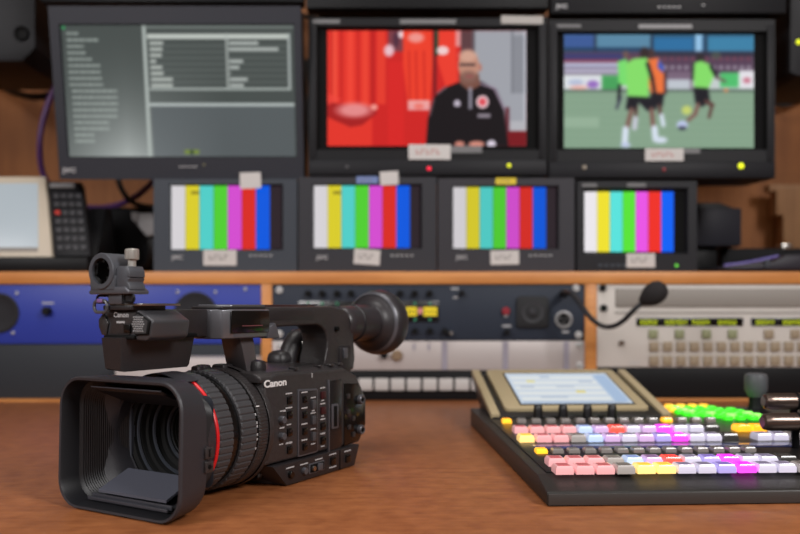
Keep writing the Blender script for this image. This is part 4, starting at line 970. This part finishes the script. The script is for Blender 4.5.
# -- handle
b = MB(); hv0, hv1 = -.012, .018
top = [(.000, .1445), (-.100, .1450), (-.118, .1425), (-.1285, .136), (-.1345, .124), (-.1375, .095), (-.1350, .084), (-.086, .0885), (-.0875, .097), (-.0905, .106), (-.0915, .114), (-.0890, .1215), (-.0830, .1262), (-.0750, .1285), (.000, .1270)]
b.prism([(-u, w) for u, w in top], 'x', hv0, hv1, .0022, 3); b.build('handle', cam_m, cam)
b = MB(); b.prism([(-u, w) for u, w in [(-.002, .1415), (-.070, .1415), (-.070, .1330), (-.002, .1330)]], 'x', hv1-.0004, hv1+.0004, .0002); b.build('handle_grip_inlay', cam_d, cam)
b = MB(); b.box(-.011, -.006, .1440, .012, .080, .1462, .001); b.build('handle_top_pad', mat('maroon_rubber', (52, 30, 30), .4), cam)
for y_ in (.060, .076): MB().box(.006, y_, .1455, .012, y_+.008, .1472, .0006).build('handle_button', gunmetal, cam)
MB().lathe([(0, .003), (.0022, .003), (.0024, 0)], (hv1, .104, .124), (1, 0, 0), 14).build('handle_screw', blk2, cam)
b = MB(); b.box(.012, .108, .082, .0205, .128, .108, .003); b.build('rear_mount', cam_d, cam)
b = MB(); b.box(.0195, .112, .096, .0225, .118, .106, .0006); b.build('mount_catch', gunmetal, cam)
# front block of the handle: rounded front corner, dark window on its side
blkp = [(.022, .004), (.022, -.040), (.0185, -.049), (.011, -.0535), (-.004, -.0545), (-.012, -.050), (-.012, .004)]
b = MB(); b.prism(blkp, 'z', .1195, .1425, .0015, 3); b.prism([(.0185, .002), (.0185, -.038), (.010, -.046), (-.010, -.046), (-.012, .002)], 'z', .1420, .1462, .001); b.build('handle_block', mat('block_shell', (120, 120, 126), .26, .6, bump=.1, bscale=1500), cam)
b = MB(); b.prism([(-.0430, .1235), (.0025, .1235), (.0025, .1412), (-.0430, .1412)], 'x', .0216, .0228, .0006); b.prism([(-.0385, .1405), (.001, .1405), (.001, .1412), (-.0385, .1412)], 'x', .0205, .0222); b.build('control_cover', gloss, cam)
b = MB(); b.prism([(-.0310, .1290), (-.0060, .1290), (-.0060, .1297), (-.0310, .1297)], 'x', .0226, .0231); b.build('cover_line', mat('cover_line', (120, 70, 76), .3), cam)
b = MB(); b.box(-.013, -.050, .1425, .0195, .002, .1447, .001); b.build('block_top', cam_d, cam)
b = MB(); b.prism([(-.0005, .1185), (.0025, .128), (.010, .1315), (.016, .1185)], 'x', .014, .0232, .001); b.build('block_clip', gunmetal, cam)
# struts down to the body
b = MB(); b.prism([(-.0245, .1205), (-.0085, .1205), (-.0015, .090), (-.0155, .090)], 'x', -.006, .0150, .001); b.build('front_strut', mat('strut', (92, 87, 89), .35, .3), cam)
# -- front unit with microphone mount
uv = [(-.0285, .1312), (-.0272, .1358), (-.0208, .1422), (.0118, .1422), (.0255, .1345), (.0235, .1235), (.0190, .1205), (-.0236, .1225)]
b = MB(); b.prism(uv, 'y', -.125, -.089, .0018, 3); b.build('front_unit', mat('unit_shell', (74, 74, 78), .32, .3, bump=.15, bscale=1500), cam)
b = MB(); b.box(-.018, -.090, .1215, .0080, -.052, .1425, .002); b.build('unit_neck', cam_d, cam)
b = MB(); b.prism([(-.0205, .1405), (.0110, .1405), (.0050, .1325), (.004, .1245), (-.0170, .1240), (-.0150, .1325)], 'y', -.1258, -.1245, .0005); b.build('face_plate', cam_m, cam)
b = MB(); b.box(-.0085, -.1263, .1328, -.0005, -.1256, .1342); b.build('face_mark', grey_print, cam)
b = MB(); b.box(-.001, -.1268, .1262, .0055, -.1255, .1320, .0004); b.build('face_button', gloss, cam)
text_mesh('maker_lettering', 'Canon', .0050, T(-.0042, -.1259, .1385) @ FRONT, grey_print, cam, bold=.0001, sx=1.15)
hx = [(.0072, .1376), (.0128, .1406), (.0244, .1346), (.0224, .1250), (.0100, .1244), (.0056, .1318)]
b = MB(); b.prism(hx, 'y', -.1264, -.1245, .0006); b.build('microphone_grille_rim', blk2, cam)
cxg = sum(p_[0] for p_ in hx)/6; czg = sum(p_[1] for p_ in hx)/6
b = MB(); b.prism([(cxg+(x-cxg)*.84, czg+(z-czg)*.84) for x, z in hx], 'y', -.1268, -.1260, m=0)
for i in range(-6, 7):
    for j in range(-4, 5):
        x = cxg+i*.0018+(j % 2)*.0009; z = czg+j*.0016
        if abs((x-cxg)/.0078)+abs((z-czg)/.0070)*.5 < .92 and abs(z-czg) < .0060: b.lathe([(0, .0005), (.00055, .0003), (.0006, 0)], (x, -.1268, z), (0, -1, 0), 6, m=1)
b.build('microphone_grille', [mat('grille_backing', (58, 58, 60), .5), grille_m], cam)
hx2 = [(-.0272, .1352), (-.0222, .1400), (-.0170, .1330), (-.0190, .1245), (-.0238, .1243), (-.0270, .1300)]
b = MB(); b.prism(hx2, 'y', -.1264, -.1248, .0006); b.build('lamp_cover', cam_m, cam)
# folded monitor under the unit
b = MB(); b.loft([[(-.0155, -.1300, .1012), (.0000, -.1300, .1000), (.0025, -.1320, .1225), (-.0170, -.1320, .1225)],
                  [(-.0150, -.1280, .1000), (.0008, -.1280, .0990), (.0032, -.1290, .1230), (-.0160, -.1290, .1230)],
                  [(-.0150, -.0690, .1000), (.0020, -.0690, .0990), (.0050, -.0670, .1230), (-.0160, -.0670, .1230)],
                  [(-.0140, -.0665, .1020), (.0015, -.0665, .1010), (.0045, -.0640, .1220), (-.0150, -.0640, .1220)]], 0, True, True)
b.build('folded_monitor', cam_d, cam)
b = MB(); b.box(-.020, -.128, .1215, .010, -.066, .1245, .001); b.build('monitor_hinge', blk2, cam)
# microphone holder
b = MB(); b.box(-.018, -.130, .1420, .010, -.098, .1452, .0006); b.box(-.014, -.128, .1450, .0185, -.092, .1466, .0004, m=1); b.build('accessory_shoe', [cam_d, silver], cam)
b = MB(); b.box(-.0115, -.131, .1460, .0020, -.120, .1540, .0008); b.build('holder_stem', gunmetal, cam)
b = MB(); b.prism([(-.0275, .1530), (.0125, .1530), (.0130, .1550), (.0090, .1580), (-.0235, .1580), (-.0280, .1550)], 'y', -.134, -.116, .0008); b.build('holder_plate', gunmetal, cam)
hold = mat('holder_shell', (78, 80, 86), .42, .1)
b = MB(); cH = (-.0138, -.126, .1690)
b.lathe([(.0092, -.0095), (.0122, -.0095), (.0127, -.0088), (.0127, .0088), (.0122, .0095), (.0092, .0095), (.0092, -.0095)], cH, (0, 1, 0), 48)
b.prism([(-.0255, .1560), (-.0015, .1560), (-.0005, .1660), (-.0045, .1605), (-.0138, .1575), (-.0225, .1605), (-.0262, .1660)], 'y', -.1345, -.1175, .0004)
b.build('microphone_holder', hold, cam)
b = MB(); b.lathe([(.0093, -.0070), (.0072, -.0060), (.0066, .0060), (.0093, .0070)], cH, (0, 1, 0), 32)
for k_ in range(6):
    a_ = k_*PI/3+.3; b.lathe([(0, .0012), (.0011, .0010), (.0012, 0)], (cH[0]+.0070*math.cos(a_), cH[1]-.0072, cH[2]+.0070*math.sin(a_)), (0, -1, 0), 10)
b.build('holder_lining', blk2, cam)
b = MB(); b.prism([(-.001, .1560), (.0128, .1560), (.0120, .1590), (.0104, .1612), (.0118, .1632), (.0122, .1640), (.0104, .1642), (.0122, .1646), (.0118, .1690), (.0098, .1722), (.0010, .1722), (-.001, .1690)], 'y', -.1330, -.1190, .0006); b.build('clamp_lug', hold, cam)
b = MB(); b.lathe([(.0028, 0), (.0028, .005), (.0046, .0055), (.0048, .0065), (.0048, .0120), (.0042, .0128), (0, .0128)], (.0068, -.126, .1715), (0, 0, 1), 32, rad=lambda i: 1-.05*(i % 2)); b.build('clamp_screw', mat('screw_nickel', (190, 186, 180), .35, .6), cam)
# rubber dampers: loops each side, one with a violet band
def loop(cx_, cz_, hw, hh_, r, m, nm, y_=-.130):
    P_ = [(cx_+x, y_, cz_+z) for x, z in rr(hw, hh_, min(hw, hh_)*.9, 4)]; MB().tube(P_+[P_[0]], r, 8, sub=2).build(nm, m, cam)
loop(-.0175, .1496, .0065, .0024, .0009, blk, 'rubber_band'); loop(.0085, .1500, .0050, .0026, .0009, blk, 'rubber_band')
loop(-.0190, .1445, .0068, .0040, .0012, gunmetal, 'rubber_band', -.131)
MB().box(-.0222, -.1325, .1470, -.0160, -.1300, .1500, .0010).build('violet_insert', mat('violet_insert', (128, 92, 150), .5), cam)
# -- viewfinder
vd = Vector((.03, 1, 0)).normalized(); vc = (.004, .128, .1285)
b = MB(); b.lathe([(0, 0), (.0150, 0), (.0166, .002), (.0172, .010), (.0172, .022), (.0180, .0225), (.0180, .052), (.0190, .056), (0, .058)], vc, vd, 48); b.build('viewfinder_tube', mat('viewfinder_shell', (50, 46, 49), .36), cam)
b = MB(); b.lathe([(.0172, .0215), (.0186, .0218), (.0186, .0236), (.0172, .0238)], vc, vd, 48); b.build('viewfinder_ring', cam_d, cam)
b = MB(); b.lathe([(.0185, .050), (.0210, .051), (.0220, .0535), (.0260, .056), (.0290, .0575), (.0320, .061), (.0335, .067), (.0338, .073), (.0325, .078), (.0300, .080), (.0270, .078), (.024, .070), (.018, .062), (0, .060)], vc, vd, 64)
b.build('eyecup', mat('eyecup_rubber', (44, 41, 44), .4), cam, sharp=.9)
b = MB(); b.lathe([(.0290, .0568), (.0308, .0582), (.0316, .0594), (.0300, .0590)], vc, vd, 64); b.build('eyecup_seam', gunmetal, cam)
# -- far side grip seen through the handle
b = MB(); b.box(-.062, .020, .030, -.044, .110, .092, .010, 3); b.build('hand_grip', cam_d, cam)
b = MB(); b.tube([(-.026, .086, .088), (-.026, .090, .100), (-.026, .098, .112), (-.026, .108, .114), (-.026, .114, .104), (-.026, .118, .090)], .009, 14); b.build('zoom_rocker', cam_d, cam, sharp=2)
b = MB(); b.box(-.040, .070, .086, -.018, .124, .104, .008, 3); b.build('rear_grip', cam_d, cam)
b = MB(); b.box(-.0178, .098, .1060, -.0160, .110, .1120, .0006); b.build('rocker_badge', silver, cam)

# ------------------------------------------------------------------ light
def area(name, loc, target, size, power, col=(1, 1, 1), sy=None):
    l = bpy.data.lights.new(name, 'AREA'); l.energy = power; l.color = col; l.shape = 'RECTANGLE'; l.size = size; l.size_y = sy or size
    o = bpy.data.objects.new(name, l); COL.objects.link(o); o.location = loc
    o.rotation_euler = (Vector(target)-Vector(loc)).to_track_quat('-Z', 'Y').to_euler(); return o
area('fill_lamp_right', (1.0, -.35, 1.05), (-.1, .72, .05), .45, 20, (1, .97, .95))  # unseen fill added at front right, below the ceiling, to brighten the camcorder
area('fill_lamp_left', (-1.05, -.45, .95), (-.15, .72, .05), .6, 16, (1, .98, .97))  # unseen fill added at front left for the camcorder and its hood
area('ceiling_lamp_middle', (0, .75, 1.6), (0, .85, 0), .6, 7, (1, .97, .94))
area('front_lamp', (.15, -1.3, .95), (0, 1.0, .1), .7, 5, (1, .97, .95))
w = bpy.data.worlds.new('World'); S.world = w; w.use_nodes = True; w.node_tree.nodes['Background'].inputs[0].default_value = (.5, .5, .5, 1); w.node_tree.nodes['Background'].inputs[1].default_value = .3

# ------------------------------------------------------------------ camera
cd = bpy.data.cameras.new('camera'); co = bpy.data.objects.new('camera', cd); COL.objects.link(co); S.camera = co
cd.sensor_width = 36; cd.lens = F*36/800; co.location = (0, 0, H); co.rotation_euler = (PI/2, 0, 0)
cd.shift_y = (308-267)/800; cd.clip_start = .01
cd.dof.use_dof = True; cd.dof.focus_distance = .62; cd.dof.aperture_fstop = 5.0
S.view_settings.view_transform = 'Standard'; S.view_settings.look = 'None'; S.view_settings.exposure = 0; S.view_settings.gamma = 1
S.view_settings.use_curve_mapping = False

# ------------------------------------------------------------------ sub-parts: pieces that ride on a part of their thing
def nest(root, pairs):
    kids = {}
    for o in root.children: kids.setdefault(o.name.split('.')[0], []).append(o)
    for child, par in pairs:
        if par not in kids: continue
        for c in kids.get(child, []):
            c.parent = kids[par][0]
            if kids[par][0].location.length > 0: c.location = c.location-kids[par][0].location
nest(cam, [(a, 'lens_hood') for a in ('lower_flap', 'upper_flap', 'flap_hinge', 'upper_hinge', 'hood_latch', 'hood_collar', 'latch_button', 'hood_mask')] +
     [(a, 'lens_barrel') for a in ('lens_ring', 'front_glass')] + [('eyecup', 'viewfinder_tube'), ('viewfinder_ring', 'viewfinder_tube'), ('eyecup_seam', 'viewfinder_tube')] +
     [(a, 'microphone_holder') for a in ('clamp_lug', 'clamp_screw', 'holder_lining', 'holder_plate', 'holder_stem', 'rubber_band', 'violet_insert')] +
     [(a, 'front_unit') for a in ('face_plate', 'face_mark', 'face_button', 'microphone_grille', 'microphone_grille_rim', 'lamp_cover', 'monitor_hinge', 'unit_neck')] +
     [(a, 'handle') for a in ('handle_grip_inlay', 'handle_top_pad', 'handle_button', 'handle_screw')] + [(a, 'handle_block') for a in ('control_cover', 'cover_line', 'block_top', 'block_clip')] +
     [(a, 'body') for a in ('button', 'dial', 'rear_panel', 'rear_dial', 'dial_centre', 'side_column', 'card_slot', 'column_edge', 'control_island', 'toggle_switch', 'control_markings', 'top_button', 'top_dial', 'top_cover')] +
     [(a, 'body_base') for a in ('switch_frame', 'switch_recess', 'slide_switch', 'base_seam', 'release_knob')])
nest(sw, [('joystick_cap', 'joystick_base'), ('display_bezel', 'display_housing'), ('display_frame', 'display_housing'), ('display_screen', 'display_housing'), ('side_rail', 'display_housing')])
for root in [o for o in COL.objects if o.parent is None and o.type == 'EMPTY']:
    if root.name.startswith('control_terminal'): nest(root, [('key', 'keypad_body')])
    if root.get('category') == 'rack panel': nest(root, [('screw', 'front_panel'), ('printed_marks', 'front_panel'), ('character_display', 'display_window'), ('status_lamp', 'display_window')])
    if root.get('category') == 'monitor': nest(root, [('control_strip', 'bezel'), ('bezel_edge', 'bezel'), ('printed_marks', 'bezel')])
